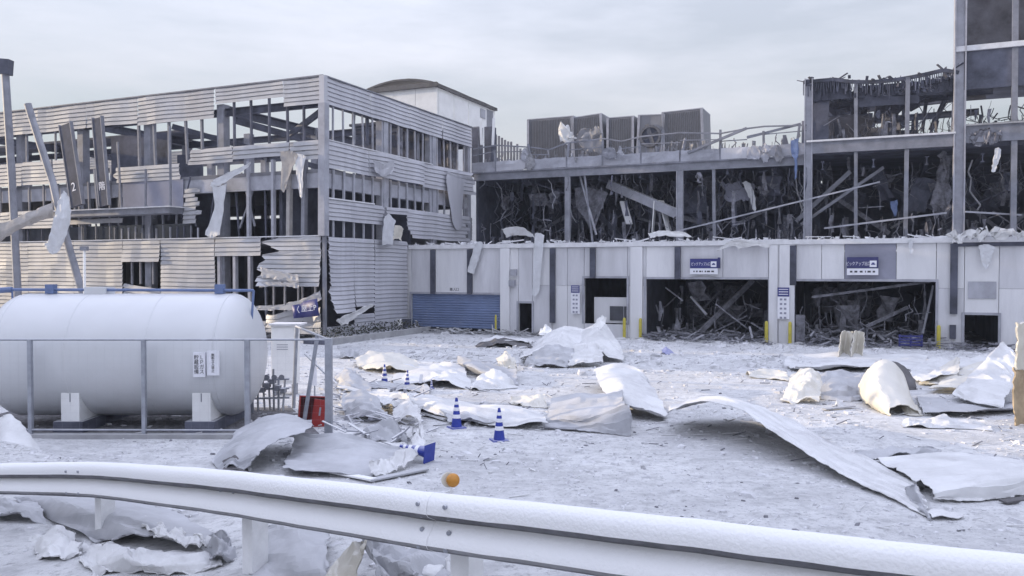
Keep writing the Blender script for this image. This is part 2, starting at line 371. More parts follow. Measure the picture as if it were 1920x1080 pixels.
# ------------------------------------------------------------------ corrugated wing
def bempty(name): return empty(name, (CX, CY, 0), -ANG)
wing = T(bempty('corrugated_wing'), 'three storey wing clad in grey corrugated siding, blown open at its front', 'building')
UL = -62.0; VD = 17.8                            # left end, depth to the hall front
Z_TOP, B1, B2T, B2B, B3T, B3B, B4T = 14.3, 12.85, 10.9, 9.4, 7.73, 6.57, 5.68
PITCH = 0.25
def prof(z, z0):
    k = ((z - z0) / PITCH) % 1.0
    return 0.055 * (1 - sstep(0.0, 0.18, k)) if k < 0.5 else 0.055 * sstep(0.62, 0.98, k)
def corr(face, a0, a1, z0, z1, seed=0, bulge=None, jag=(0, 0), parent=wing, m=None, nu=None, sag=None):
    """one corrugated panel; face 'f' runs along u at v=0, 's' along v at u=0, 'b' the back wall"""
    nu = nu or max(3, int((a1 - a0) / 0.7)); nr = max(1, int(round((z1 - z0) / PITCH))); zl = []
    for q in range(nr):
        zb0 = z0 + (z1 - z0) * q / nr; dz = (z1 - z0) / nr; zl += [(zb0 + dz * .01, .075), (zb0 + dz * .70, .045), (zb0 + dz * .80, .035), (zb0 + dz * .82, .0), (zb0 + dz * .985, .0)]
    rows = []
    for z, po in zl:
        row = []
        r_ = random.Random(seed * 100 + int((z - z0) / PITCH * 1.0)); jl, jr = r_.uniform(0, jag[0]), r_.uniform(0, jag[1])
        for j in range(nu + 1):
            s = j / nu; a = a0 + jl + (a1 - jr - a0 - jl) * s
            o = 0.03 + po + 0.06 * nzv((a * .45, z * .5, seed), 1.0) + 0.05 * max(0, nzv((a * 1.3, z * 1.1, seed * .37), 1.0)); zz = z + .05 * nzv((a * .4, seed, 1.0))
            if bulge: o += bulge(s, (z - z0) / (z1 - z0))
            if sag: zz += sag(s, (z - z0) / (z1 - z0))
            if face == 'f': row.append(Vector((a, -o, zz)))
            elif face == 's': row.append(Vector((o, a, zz)))
            else: row.append(Vector((a, VD + o, zz)))
        rows.append(row)
    return MB().surf(rows, -0.012 if face != 'b' else 0.012).build('siding_panel', m or ('siding_side' if face == 's' else 'siding'), parent)
def span(face, a0, a1, z0, z1, w=4.4, seed=0, **k):
    n = max(1, round((a1 - a0) / w)); g = 0.015
    for i in range(n):
        corr(face, a0 + (a1 - a0) * i / n + g, a0 + (a1 - a0) * (i + 1) / n - g, z0, z1, seed + i, **k)
def uf(px, py=450): return onv(px, py, 0.0)[0]
def vs(px, py=450): return onu(px, py, 0.0)[0]
u_of = {x: uf(x) for x in (40, 130, 232, 240, 303, 345, 380, 405, 410, 425, 492, 560, 600)}
# front bands
span('f', UL, uf(262), B1 - 0.1, Z_TOP, seed=1); span('f', uf(262), uf(405), B1 - 0.25, Z_TOP, seed=30); span('f', uf(405) + .1, uf(535), B1 + 0.55, Z_TOP, seed=11); span('f', uf(535), -0.05, B1, Z_TOP, seed=12)
span('f', UL, uf(128), B2B, B2T, seed=40); span('f', uf(212), uf(345), B2B - 0.2, B2T - 0.75, seed=52, jag=(.5, .3))
span('f', uf(355), uf(440), B2B + 0.6, B2T, seed=60, jag=(0.2, .1)); span('f', uf(440), uf(545), B2T - 0.75, B2T, w=6, seed=63); span('f', uf(545), -0.05, B2B + 0.45, B2T, seed=65, jag=(.5, 0))
span('f', UL, uf(108), B3B, B3T, seed=70); span('f', uf(345), uf(384), B3B, B3T + 0.9, seed=75, jag=(0.2, 0.8)); span('f', uf(132), uf(232), 6.75, 7.05, seed=78)
# front ground storey with two window holes and the blown-out corner
hA = (uf(232, 510), uf(303, 510), 4.35, 3.05); hB = (uf(405, 510), uf(492, 510), 4.65, 2.4)
span('f', UL, hA[0], 0.1, B4T, seed=90)
span('f', hA[0] + .02, hA[1] - .02, hA[2], B4T, seed=100, bulge=lambda s, t: 0.12 * (1 - t) ** 2); span('f', hA[0] + .02, hA[1] - .02, 0.1, hA[3], seed=101, sag=lambda s, t: -0.35 * t * s)
span('f', hA[1], hB[0], 0.1, B4T, seed=102)
span('f', hB[0] + .02, hB[1] - .02, hB[2], B4T, seed=110, w=5); 
span('f', hB[1], -0.12, 2.95, B4T, w=6, seed=112, jag=(1.3, 0.1), bulge=lambda s, t: 0.75 * (1 - s) ** 2 * (1 - t) ** 1.5 + 0.15 * (1 - t) ** 3, nu=24)
span('f', hB[0] + .02, uf(500), 0.1, 1.0, seed=114)
span('f', uf(500), -0.12, 0.35, 1.35, w=6, seed=116, bulge=lambda s, t: 0.25 * math.sin(s * 7) * t, sag=lambda s, t: 0.55 * s * t - 0.1 * math.sin(s * 9) * t, nu=20)
# side bands
span('s', 0.05, VD - 0.2, B1, Z_TOP, seed=130); span('s', 0.05, vs(690), B2B, B2T, seed=140); span('s', vs(690) + .02, vs(790), B2B, B2T, seed=146, w=5, bulge=lambda s, t: 0.22 * math.sin(s * 5) ** 2); span('s', vs(790) + .02, VD - 0.2, B2B - .1, B2T, w=7, seed=149, jag=(0, 1.2), bulge=lambda s, t: 0.5 * s * s)
span('s', 0.05, vs(722), B3B, B3T, seed=150, jag=(0, .35)); span('s', vs(760), VD - 0.8, 5.9, B3T, w=6, seed=153, jag=(.8, .9), bulge=lambda s, t: 0.25 * s)
span('s', vs(722), vs(770), B3B + 0.75, B3T, seed=156)
span('s', 0.1, vs(662), 1.5, B4T, w=9, seed=160, jag=(0.22, 0), bulge=lambda s, t: (0.55 * (1 - t) ** 5 + 0.10 * (1 - s) ** 8 * (1 if .35 < t < .8 else .3)) * (1 - s * .8), nu=22)
span('s', vs(662), vs(700), 1.75, B4T, w=9, seed=161, bulge=lambda s, t: 0.14 * (1 - t) ** 4 * (1 - s)); span('s', vs(700), 8.55, 0.15, B4T, seed=162)
span('s', 0.1, vs(662), 0.15, 0.75, seed=166); span('s', vs(662), vs(700), 0.15, 1.3, seed=167)
# back wall, simple bands seen through the openings
for z0, z1 in ((B1, Z_TOP), (B2B, B2T), (0.1, B3T)):
    n = 9
    for i in range(n): corr('b', UL + (0 - UL) * i / n, UL + (0 - UL) * (i + 1) / n - .03, z0, z1, 200 + i, nu=6)
# frame: corner trim, columns, floors, beams
MB().box(-0.16, 0.16, -0.16, 0.16, B1 - 0.02, Z_TOP + 0.03).build('corner_trim', 'siding_side', wing)
MB().box(-0.07, 0.1, -0.07, 0.1, 0.1, 5.7).build('corner_trim', 'steel', wing)
MB().bar((-0.02, -0.02, 5.7), (0.02, 0.0, B1), 0.42).build('column', 'steel_pale', wing)
MB().box(UL, 0.06, -0.14, 0.05, Z_TOP, Z_TOP + 0.07).build('coping', 'steel', wing); MB().box(-.06, 0.14, 0.05, VD, Z_TOP, Z_TOP + 0.06).build('coping', 'steel', wing)
for u in [uf(412) - 5.75 * k for k in range(9)]:
    for vv in (0.35, 9.0, VD - 0.4): MB().bar((u, vv, 0.0), (u, vv, 13.4), 0.5).build('column', 'steel', wing)
for vv in (6.0, 11.9, VD - .35): MB().bar((-0.25, vv, 0), (-0.25, vv, 13.4), 0.42).build('column', 'steel_pale', wing)
MB().box(UL, -0.1, 0.1, VD - .1, 9.15, 9.35).build('floor_slab', 'slab', wing); MB().box(UL, -0.1, 0.15, VD - .1, 5.3, 5.52).build('floor_slab', 'slab', wing)
MB().box(UL, -0.3, 0.12, 0.45, 8.35, 9.15).build('edge_beam', 'steel_pale', wing); MB().box(-0.5, -0.12, 0.5, VD - .2, 8.35, 9.15).build('edge_beam', 'steel_pale', wing)
MB().box(UL, -0.3, VD - .6, VD - .2, 8.35, 9.15).build('edge_beam', 'steel', wing)
k = 0
for u in [-0.4, uf(412)] + [uf(412) - 11.5 * k for k in range(1, 5)]: MB().ibeam((u, 0.3, 13.15), (u, VD - .3, 13.15), 0.3, 0.5).build('roof_beam', 'dark', wing)
for vv in (0.35, 9.0, VD - .4): MB().ibeam((UL, vv, 12.95 + 0.05 * (k % 2)), (-0.2, vv, 12.95), 0.26, 0.42).build('roof_beam', 'dark', wing)
MB().bar((uf(420), 1.0, 12.6), (-3.5, 12.0, 11.2), 0.28, 0.35).build('fallen_beam', 'dark', wing); MB().bar((uf(300), 1.0, 12.6), (uf(470), 9.0, 10.2), 0.3, 0.3).build('fallen_beam', 'dark', wing)
MB().bar((uf(480), 3.0, 11.9), (-0.6, 0.5, 12.5), 0.22, 0.3).build('fallen_beam', 'dark', wing); MB().bar((-6.5, 2, 10.6), (-0.5, 8.0, 12.2), 0.25, 0.3).build('fallen_beam', 'dark', wing)
MB().box(-5, -0.3, 9.5, VD - .3, 13.45, 13.6).build('roof_deck', 'dark', wing); MB().box(UL, uf(200), 6.5, 9.5, 13.45, 13.6).build('roof_deck', 'dark', wing)
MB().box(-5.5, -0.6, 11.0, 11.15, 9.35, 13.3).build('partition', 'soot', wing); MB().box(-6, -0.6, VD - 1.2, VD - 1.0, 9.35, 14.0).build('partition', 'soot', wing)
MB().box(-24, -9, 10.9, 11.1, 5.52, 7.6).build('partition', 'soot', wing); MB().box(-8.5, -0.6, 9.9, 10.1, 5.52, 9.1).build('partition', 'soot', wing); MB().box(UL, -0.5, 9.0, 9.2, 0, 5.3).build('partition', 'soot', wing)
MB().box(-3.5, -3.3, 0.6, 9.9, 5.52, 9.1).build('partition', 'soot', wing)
# vertical studs and window mullions
def stud(u, v, z0, z1, w=0.12, m='steel', lean=0.0, tilt=0.0):
    return MB().bar((u, v, z0), (u + lean, v + tilt, z1), w, w * 0.8).build('mullion', m, wing)
for px in (440, 472, 505, 540, 570): stud(uf(px), 0.05, B2T - 0.3, B1 + 0.6, 0.13, 'soot', rnd.uniform(-.05, .05))
for px in (262, 292, 318, 352, 380): stud(uf(px), 0.05, B2T - 0.8, B1 - 0.1, 0.15, 'steel', rnd.uniform(-.15, .1))
for px in range(-300, 130, 27): stud(uf(px), 0.05, B2T, B1, 0.11, 'steel'); stud(uf(px) + .2, 0.05, B3T, B2B, 0.11, 'steel'); stud(uf(px), 0.05, B4T, B3B, 0.1, 'soot')
for px in (466, 512): stud(uf(px), 0.05, 5.6, B2B + 0.6, 0.22, 'steel_pale')
for px in (540, 568): stud(uf(px), 0.1, 5.6, B2T - .4, 0.28, 'cloth_tan' if px == 540 else 'steel', 0.1)
for px in (400, 440, 490, 590): stud(uf(px), 0.4, 5.6, 8.4, 0.10, 'soot', rnd.uniform(-.3, .3))
for px in (150, 168, 205, 222, 255, 268, 282, 305, 330): stud(uf(px), 0.05, 6.6, 9.4, 0.12, 'steel', rnd.uniform(-.2, .2))
for px in range(215, 380, 13): stud(uf(px), 0.02, B4T, B3B - rnd.uniform(0, .3), 0.09, rnd.choice(['steel', 'soot', 'steel_pale']))
for px in range(128, 232, 26): stud(uf(px), 0.02, B4T, 6.75, 0.09, 'steel')
for px in (246, 262, 286): stud(uf(px), 0.05, 3.0, 4.4, 0.12, 'steel')
for px in (411, 440, 468): stud(uf(px), 0.05, 0.1, 4.7, 0.24, 'steel_pale')
for px in (497, 510, 530, 556, 566, 590): stud(uf(px), 0.12, 0.2, 3.0, 0.11, rnd.choice(['steel', 'steel_pale']), rnd.uniform(-.1, .1))
for i in range(17):
    v = 0.9 + i * 0.98
    if i > 1 or i == 0: pass
    stud(-0.05, v, B2T, B1, 0.10, 'steel_pale', rnd.uniform(-.04, .04), rnd.uniform(-.05, .05)); stud(-0.05, v, B3T - 0.05, B2B, 0.13, 'steel_pale', rnd.uniform(-.05, .05), rnd.uniform(-.05, .05))
    if v < 5.5: stud(-0.05, v, B4T, B3B, 0.11, 'steel_pale')
for vv in (6.2, 12.2): MB().box(-0.28, 0.02, vv - .25, vv + .25, 5.7, B1).build('column', 'steel_pale', wing)
# torn curtain-like lining in the top side windows
for i in range(11):
    v = 3.2 + i * 1.25 + rnd.uniform(-.3, .3); w = rnd.uniform(.25, .6)
    rows = [[Vector((-0.35 + 0.1 * math.sin(6 * s + i), v + w * s + 0.1 * nzv((i, t_, s), 2), 12.85 - t_ * rnd.uniform(1.5, 1.9))) for s in (0, .25, .5, .75, 1)] for t_ in (0, .3, .6, 1)]
    MB().surf(rows, .01).build('torn_lining', rnd.choice(['insul', 'steel', 'soot']), wing)
MB().box(uf(132), uf(350), 2.2, 2.3, 5.55, 9.1).build('partition', 'soot', wing); MB().box(uf(150), uf(262), 2.4, 2.5, 9.36, 12.6).build('partition', 'soot', wing); MB().box(uf(262), uf(310), 3.0, 3.1, 9.36, 11.2).build('partition', 'soot', wing)
MB().box(UL, uf(352), .3, .36, 5.56, 6.62).build('dark_glazing', 'glass', wing)
for px in (150, 215, 240, 270, 300): MB().box(uf(px), uf(px + 22), .18, .22, 7.7, 9.2).build('broken_glazing', 'wall_grey' if px in (240, 300) else 'glass', wing)
# sill rails, the ledge below the dark signs and its broken deck
MB().box(0.0, 0.13, 0.1, vs(700), B3T, B3T + .07).build('window_sill', 'coping', wing); MB().box(UL, uf(600), -0.12, 0.05, B4T + .002, B4T + 0.06).build('window_sill', 'coping', wing)
MB().box(0.0, 0.12, 0.1, VD - 6, B2T + .002, B2T + .05).build('window_sill', 'coping', wing)
lu0, lu1 = uf(126, 395), uf(345, 395)
MB().box(lu0, lu1, -1.1, 0.0, 7.15, 7.5).build('ledge', 'steel', wing); MB().box(lu0, lu1 + .15, -1.25, 0.0, 7.5, 7.56).build('ledge_cap', 'coping', wing)
for i in range(6): MB().bar((lu0 + (lu1 - lu0) * i / 5, -1.0, 7.56), (lu0 + (lu1 - lu0) * i / 5 + rnd.uniform(-.4, .2), -0.9, 9.2 + rnd.uniform(0, 3.2)), 0.10).build('bent_upright', 'steel', wing)
MB().box(uf(232), uf(345), -0.05, 0.03, 7.6, 9.2).build('broken_window_panel', 'wall_grey', wing)
# hanging torn strips on the front
def bpt(px, py, v): u, z = onv(px, py, v); return Vector((u, v, z))
def wsheet(rows, m, v=-0.4, name='torn_strip', parent=wing, seed=1, amp=.022, nu=14, nv=8, th=.012):
    rr = [[bpt(c[0], c[1], c[2] if len(c) > 2 else v) for c in r] for r in rows]
    return sheet(name, rr, m, None, nu=nu, nv=nv, amp=amp, seed=seed, floor=False, parent=parent, th=th)
wsheet([[(470, 305), (440, 318), (405, 335), (395, 345)], [(468, 312), (440, 330), (412, 348), (398, 352)]], 'film', seed=2)
wsheet([[(398, 340), (408, 350), (424, 345)], [(402, 380), (410, 385), (420, 380)], [(395, 410), (404, 415), (416, 412)], [(384, 440), (395, 445), (412, 442)]], 'film', seed=3, amp=.03)
wsheet([[(552, 290), (562, 288), (575, 292)], [(555, 320), (562, 322), (568, 320)], [(558, 345), (564, 348), (568, 345)], [(562, 370), (565, 371), (567, 369)]], 'film', seed=4)
wsheet([[(525, 285), (545, 283), (560, 290)], [(528, 310), (540, 318), (550, 312)], [(526, 355), (532, 360), (536, 352)]], 'cloth_tan', seed=5)
wsheet([[(488, 500), (520, 508), (560, 515)], [(490, 512), (525, 518), (560, 526)], [(486, 520), (520, 524), (555, 532)]], 'siding', -0.7, seed=6)
wsheet([[(483, 530), (515, 528), (560, 532)], [(486, 540), (520, 535), (560, 542)]], 'siding', -0.8, seed=7)
wsheet([[(480, 575), (520, 572), (565, 562), (600, 545)], [(480, 582), (520, 582), (565, 578), (603, 562)]], 'siding', -0.5, seed=8)
for u in [uf(260) + k * 1.1 for k in range(9)]:
    MB().bar((u, .2, 6.0 + rnd.uniform(0, 1)), (u + rnd.uniform(-1.2, 1.2), .3 + rnd.uniform(-.2, .4), 8.6 + rnd.uniform(-.5, 1.5)), .09).build('bent_upright', rnd.choice(['steel', 'soot']), wing)
# side face rags at its far end
def spt(px, py, u): v, z = onu(px, py, u); return Vector((u, v, z))
def ssheet(rows, m, u=0.4, seed=1, amp=.03): return sheet('torn_strip', [[spt(c[0], c[1], u) for c in r] for r in rows], m, None, nu=12, nv=8, amp=amp, seed=seed, floor=False, parent=wing)
ssheet([[(722, 405), (730, 400), (742, 415)], [(718, 430), (728, 428), (738, 432)], [(716, 460), (724, 458), (736, 462)]], 'film', seed=11)
ssheet([[(740, 425), (748, 422), (756, 430)], [(736, 450), (745, 448), (752, 452)]], 'sheet_cream', seed=12)
ssheet([[(700, 300), (720, 308), (740, 300)], [(705, 325), (722, 330), (738, 322)]], 'siding_side', seed=13)
ssheet([[(840, 320), (860, 330), (880, 325)], [(838, 345), (850, 350), (870, 348)], [(850, 420), (856, 430), (866, 425)]], 'siding_side', seed=14)
ssheet([[(630, 600), (655, 588), (690, 572)], [(640, 612), (668, 596), (705, 570)]], 'sheet', 0.5, seed=15)
# sign hung on the blown-out corner
sg = empty('car_park_sign', (0, 0, 0)); sg.parent = None
T(sg, 'crumpled blue rooftop parking sign hanging on the corrugated wall beside the corner', 'sign')
sg.location = bl(*[(lambda p: (p[0], -0.75, p[1]))(onv(574, 580, -0.75))][0]); sg.rotation_euler = (0, R(-6), -ANG)
rows = [[Vector((-0.88 + 1.76 * s, 0.10 * math.sin(s * 5) - .05 * t_, -0.42 + .84 * t_ + (.08 * s if t_ else 0) - (.12 if (t_ and s < .35) else 0))) for s in [i / 10 for i in range(11)]] for t_ in (0, .5, 1)]
MB().surf(rows, -.02).build('sign_face', 'sign_blue', sg, smooth=True)
text_mesh('lettering', '屋上P', 0.40, 'sign_white', sg, (0.30, -0.16, 0.03), (R(90), 0, 0)); text_mesh('arrow', '〈', 0.42, 'sign_white', sg, (-0.55, -0.12, 0.0), (R(90), 0, 0))

# ------------------------------------------------------------------ loading block (single storey, in front of the hall)
VB = 8.7; HB = 5.43
block = T(bempty('loading_block'), 'single storey white panelled loading block with open truck bays and dusty roof edge', 'building')
def ub(px, py=550): return onv(px, py, VB)[0]
def zb(px, py): return onv(px, py, VB)[1]
UR = ub(1920) + 14
def wp(u0, u1, z0, z1, v=VB, m='wall', name='wall_panel', d=0.25):
    return MB().box(u0 + .012, u1 - .012, v + rnd.uniform(0, .03), v + d, z0 + .006, z1 - .006).build(name, rnd.choice(['wall', 'wall', 'wall_dull']) if m == 'wall' else m, block)
op = [  # openings: left px, right px, top px, bottom z
    (771, 941, 551, 0.0), (972, 998, 568, 0.0), (1095, 1176, 521, 0.75), (1211, 1441, 523, 0.0), (1490, 1755, 527, 0.0), (1808, 1873, 590, 0.0)]
joints = [762, 771, 813, 882, 941, 972, 998, 1035, 1064, 1095, 1176, 1211, 1271, 1355, 1441, 1490, 1540, 1583, 1680, 1755, 1805, 1873, 1935, 2010, 2090, 2180]
joints[20] = 1808
for a, b in zip(joints[:-1], joints[1:]):
    top = [o for o in op if o[0] <= a and b <= o[1]]
    u0, u1 = ub(a), ub(b)
    if top:
        zt = zb((top[0][0] + top[0][1]) / 2, top[0][2]); wp(u0, u1, zt, HB - .25, m='wall_grey' if 1583 <= a < 1680 else 'wall')
        if top[0][3] > 0: wp(u0, u1, 0, top[0][3])
    else:
        wp(u0, u1, 0, 2.95); wp(u0, u1, 2.95, HB - .25)
MB().box(0.12, UR, VB - .12, VB + .5, HB - .25, HB).build('roof_edge', 'coping', block)
MB().box(0.12, UR, VB + .5, 17.6, HB - .35, HB - .05).build('roof_slab', 'slab', block)
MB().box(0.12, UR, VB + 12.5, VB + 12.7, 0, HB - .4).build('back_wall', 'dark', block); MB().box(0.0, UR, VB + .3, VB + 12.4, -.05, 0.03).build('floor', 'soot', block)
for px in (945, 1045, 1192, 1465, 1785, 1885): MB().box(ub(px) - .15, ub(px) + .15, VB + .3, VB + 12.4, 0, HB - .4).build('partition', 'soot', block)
# pilasters, frames, downpipes
for px, w in ((948, .30), (1194, .34), (1452, .26), (1474, .42), (1636, .0), (1780, .0)):
    if w: 
        MB().box(ub(px) - w, ub(px) + w, VB - .14, VB - .002, 0.0, HB - .27).build('pilaster', 'wall', block)
for px in (813, 882, 1037, 1112, 1271, 1487, 1788):
    z0 = {813: zb(813, 551), 882: zb(882, 551), 1037: 0.75, 1112: zb(1112, 521), 1271: zb(1271, 523), 1487: 3.05, 1788: 1.7}[px]
    MB().box(ub(px) - .16, ub(px) + .16, VB - .16, VB - .015, z0, HB - .3).build('downpipe', 'dark', block)
for a, b, ty, bz in op:
    zt = zb((a + b) / 2, ty); u0, u1 = ub(a), ub(b)
    for x0, x1, z0, z1 in ((u0 - .1, u0 + .02, bz, zt + .1), (u1 - .02, u1 + .1, bz, zt + .1), (u0 + .02, u1 - .02, zt - .02, zt + .1)):
        MB().box(x0, x1, VB - .05, VB - .003, z0, z1).build('door_frame', 'steel_pale', block)
# blue roller shutter, slat by slat
sh = MB().box(ub(771) + .02, ub(941) - .02, VB + .14, VB + .2, 0.25, zb(850, 551)).build('roller_shutter', 'shutter', block)
zt = zb(850, 551); ns = 14
for i in range(ns):
    z0 = .25 + (zt - .25) * i / ns; z1 = .25 + (zt - .25) * (i + 1) / ns
    rows = [[Vector((ub(771) + .03 + (ub(941) - ub(771) - .06) * s, VB + .10 + .03 * abs(2 * tt - 1) ** 2 + .05 * nzv((s * 4, i * .3, 2)), z0 + (z1 - z0 - .01) * tt)) for s in [q / 14 for q in range(15)]] for tt in (0, .35, .7, 1)]
    MB().surf(rows, -.01).build('slat', 'shutter', sh)
# half-lowered panel with a window in the recess
MB().box(ub(1107), ub(1172), VB + .7, VB + .8, zb(1140, 607), zb(1140, 558)).build('counter_wall', 'wall', block)
cw = MB().box(ub(1137), ub(1172), VB + .66, VB + .698, zb(1150, 602), zb(1150, 575)).build('counter_window', 'glass', block)
MB().box(ub(1163), ub(1164.5), VB + .63, VB + .658, zb(1150, 602), zb(1150, 575)).build('frame', 'steel_pale', cw)
MB().box(ub(1815), ub(1868), VB - .03, VB - .005, zb(1840, 560), zb(1840, 528)).build('vent_panel', 'steel_pale', block)
MB().box(ub(1781), ub(1793), VB - .1, VB - .005, zb(1786, 635), zb(1786, 609)).build('letter_box', 'dark', block)
for px, py in ((965, 505), (962, 525)): MB().box(ub(px) - .18, ub(px) + .18, VB - .25, VB - .005, zb(px, py + 12), zb(px, py)).build('wall_lamp', 'steel_pale', block)
text_mesh('stencilled_lettering', '搬入口', 0.22, 'ink', block, (ub(852), VB - .005, zb(852, 543)), (R(90), 0, 0))
# broken roof edge flap and scraps lying on the edge
def bsheet(rows, m, v=VB - .3, seed=1, amp=.025, name='torn_strip', nu=14, nv=8): return wsheet(rows, m, v, name, block, seed, amp, nu, nv)
bsheet([[(1003, 438), (1012, 436), (1021, 440)], [(1001, 470), (1008, 468), (1018, 472)], [(1000, 510), (1006, 512), (1014, 510)], [(997, 552), (1004, 556), (1011, 550)]], 'film', seed=21)
bsheet([[(893, 455), (900, 452), (905, 456)], [(884, 480), (892, 478), (898, 484)], [(876, 510), (882, 512), (888, 514)]], 'film', seed=22)
bsheet([[(1345, 470), (1365, 455), (1380, 448)], [(1375, 462), (1400, 455), (1440, 457)], [(1385, 468), (1410, 462), (1442, 464)]], 'sheet', VB - .5, seed=23)
bsheet([[(1703, 450), (1708, 448), (1714, 452)], [(1704, 462), (1709, 464), (1712, 460)], [(1706, 475), (1709, 474), (1711, 473)]], 'film', seed=24)
bsheet([[(1780, 440), (1850, 432), (1935, 436)], [(1785, 452), (1850, 446), (1935, 448)]], 'sheet', VB - .45, seed=25, amp=.12)
bsheet([[(1835, 460), (1850, 458), (1868, 462)], [(1838, 478), (1850, 476), (1860, 480)], [(1842, 495), (1848, 505), (1854, 498)]], 'film', seed=26)
MB().box(ub(1785), UR, VB - .1, VB + .2, HB - .45, HB - .252).build('painted_shadow_strip', 'dark', block)  # solid dark strip painted in for the shadow under the roof edge
# signs on the loading block
def board(name, label, x0, x1, y0, y1, m, v=VB - .1, parent=None):
    u0, z1 = onv(x0, (y0 + y1) / 2, v); u1, _ = onv(x1, (y0 + y1) / 2, v); xm = (x0 + x1) / 2
    zt_, zb_ = onv(xm, y0, v)[1], onv(xm, y1, v)[1]
    e = empty(name, bl((u0 + u1) / 2, v, (zt_ + zb_) / 2), -ANG); T(e, label, 'sign')
    w, h = (u1 - u0) / 2, (zt_ - zb_) / 2
    MB().box(-w, w, -.03, .08, -h, h).build('sign_board', m, e)
    return e, w, h
def car_icon(e, x, z, s):
    i = MB().box(x - s, x + s, -.044, -.034, -s + z, s + z).build('car_symbol', 'sign_white', e)
    MB().box(x - s * .6, x + s * .6, -.052, -.046, z - s * .3, z + s * .05).build('car_body', 'sign_blue', i); MB().box(x - s * .35, x + s * .35, -.052, -.046, z + s * .06, z + s * .4).build('car_roof', 'sign_blue', i)
def fine_print(e, w, z, h, seed):
    r_ = random.Random(seed); x = -w
    while x < w:
        d = r_.uniform(.04, .16); MB().box(x, min(w, x + d), -.047, -.034, z - h, z + h).build('fine_print', 'ink', e); x += d + r_.uniform(.03, .12)
e, w, h = board('bay_sign', 'dark blue entrance signboard with white lettering over the left truck bay', 1294, 1346, 485, 503, 'sign_blue', VB - .2)
text_mesh('lettering', 'ピックアップ入口', 0.20, 'sign_white', e, (-.16, -.034, -.04), (R(90), 0, 0), .006, sx=.66); car_icon(e, w - .22, -.04, .15)
MB().box(-w, w, -.033, .07, -h - .32, -h - .01).build('lower_strip', 'sign_white', e); fine_print(e, w * .75, -h - .17, .04, 3)
MB().box(w + .002, w + .12, -.06, .08, -h, h + .06).build('side_cap', 'sign_blue_worn', e)
e, w, h = board('bay_sign', 'faded blue signboard with white lettering on the grey panel over the right truck bay', 1588, 1647, 482, 503, 'sign_blue_worn', VB - .2)
text_mesh('lettering', 'ピックアップ出口', 0.22, 'sign_white', e, (-.2, -.034, -.06), (R(90), 0, 0), .006, sx=.66); car_icon(e, w - .24, -.06, .16)
MB().box(-w, w, -.033, .07, -h - .34, -h - .01).build('lower_strip', 'sign_white', e); fine_print(e, w * .8, -h - .17, .045, 5)
for nm, lab, x0, x1, y0, y1, y2, sd_ in (('notice_board', 'tall white notice with a blue heading on the pillar between the two truck bays', 1458, 1480, 539, 556, 598, 7), ('notice_board', 'tall white notice with a blue heading beside the small recessed counter window', 1071, 1087, 535, 549, 588, 8)):
    e, w, h = board(nm, lab, x0, x1, y0, y2, 'sign_white', VB - .24)
    hh = 2 * h * (y1 - y0) / (y2 - y0)
    hd = MB().box(-w, w, -.045, -.032, h - hh, h).build('heading', 'sign_blue', e)
    for q in range(3): MB().box(-w * .8, w * .8, -.052, -.047, h - hh * (.25 + .27 * q), h - hh * (.17 + .27 * q)).build('text_line', 'sign_white', hd)
    for q in range(2):
        for g_ in range(5): MB().box(-w * .6 + q * w * .7, -w * .6 + q * w * .7 + .12, -.045, -.034, h - hh - .2 - g_ * .24, h - hh - .1 - g_ * .24).build('glyph', 'wall_grey', e)
# yellow corner guards on the bay pillars
for px, lab in ((934, 'slim yellow guard post at the right end of the blue shutter'), (1174, 'yellow guard post at the right edge of the counter recess'), (1204, 'yellow guard post at the left jamb of the left truck bay'), (1439, 'yellow guard post at the right jamb of the left truck bay'), (1483, 'yellow guard post at the left jamb of the right truck bay'), (1760, 'yellow guard post at the right jamb of the right truck bay')):
    e = empty('guard_post', bl(ub(px), VB - .35, 0), -ANG); T(e, lab, 'guard post', 'yellow guard posts on the loading block')
    r_ = .06 if px < 1000 else .09
    MB().lathe([(r_, .02), (r_, 1.05), (r_ * .8, 1.13), (r_ * .3, 1.16)], 12).build('tube', 'yellow', e, smooth=False)
    MB().lathe([(r_ * 1.7, .0), (r_ * 1.7, .03)], 12).build('base_plate', 'galv', e)

# ------------------------------------------------------------------ hall (upper storeys behind the block)
VM = VD; ZD = 11.0
hall = T(bempty('steel_frame_hall'), 'gutted steel framed upper storey with rooftop deck above the loading block', 'building')
def um(px, py=400): return onv(px, py, VM)[0]
def zm(px, py): return onv(px, py, VM)[1]
U1 = um(1515); U2 = um(1797); UE = um(1920) + 16
HD = 40.0
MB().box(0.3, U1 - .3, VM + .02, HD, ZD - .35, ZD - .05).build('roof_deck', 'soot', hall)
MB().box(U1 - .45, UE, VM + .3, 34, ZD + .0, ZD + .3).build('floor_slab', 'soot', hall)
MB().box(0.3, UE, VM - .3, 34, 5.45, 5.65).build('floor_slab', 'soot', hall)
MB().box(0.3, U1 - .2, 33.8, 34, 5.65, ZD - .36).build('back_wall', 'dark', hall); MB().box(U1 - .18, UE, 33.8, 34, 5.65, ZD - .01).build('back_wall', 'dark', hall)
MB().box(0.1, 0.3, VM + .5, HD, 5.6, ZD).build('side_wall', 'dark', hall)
MB().ibeam((0.2, VM, ZD - .3), (U1 - .25, VM, ZD - .3), .3, .6).build('edge_beam', 'steel', hall)
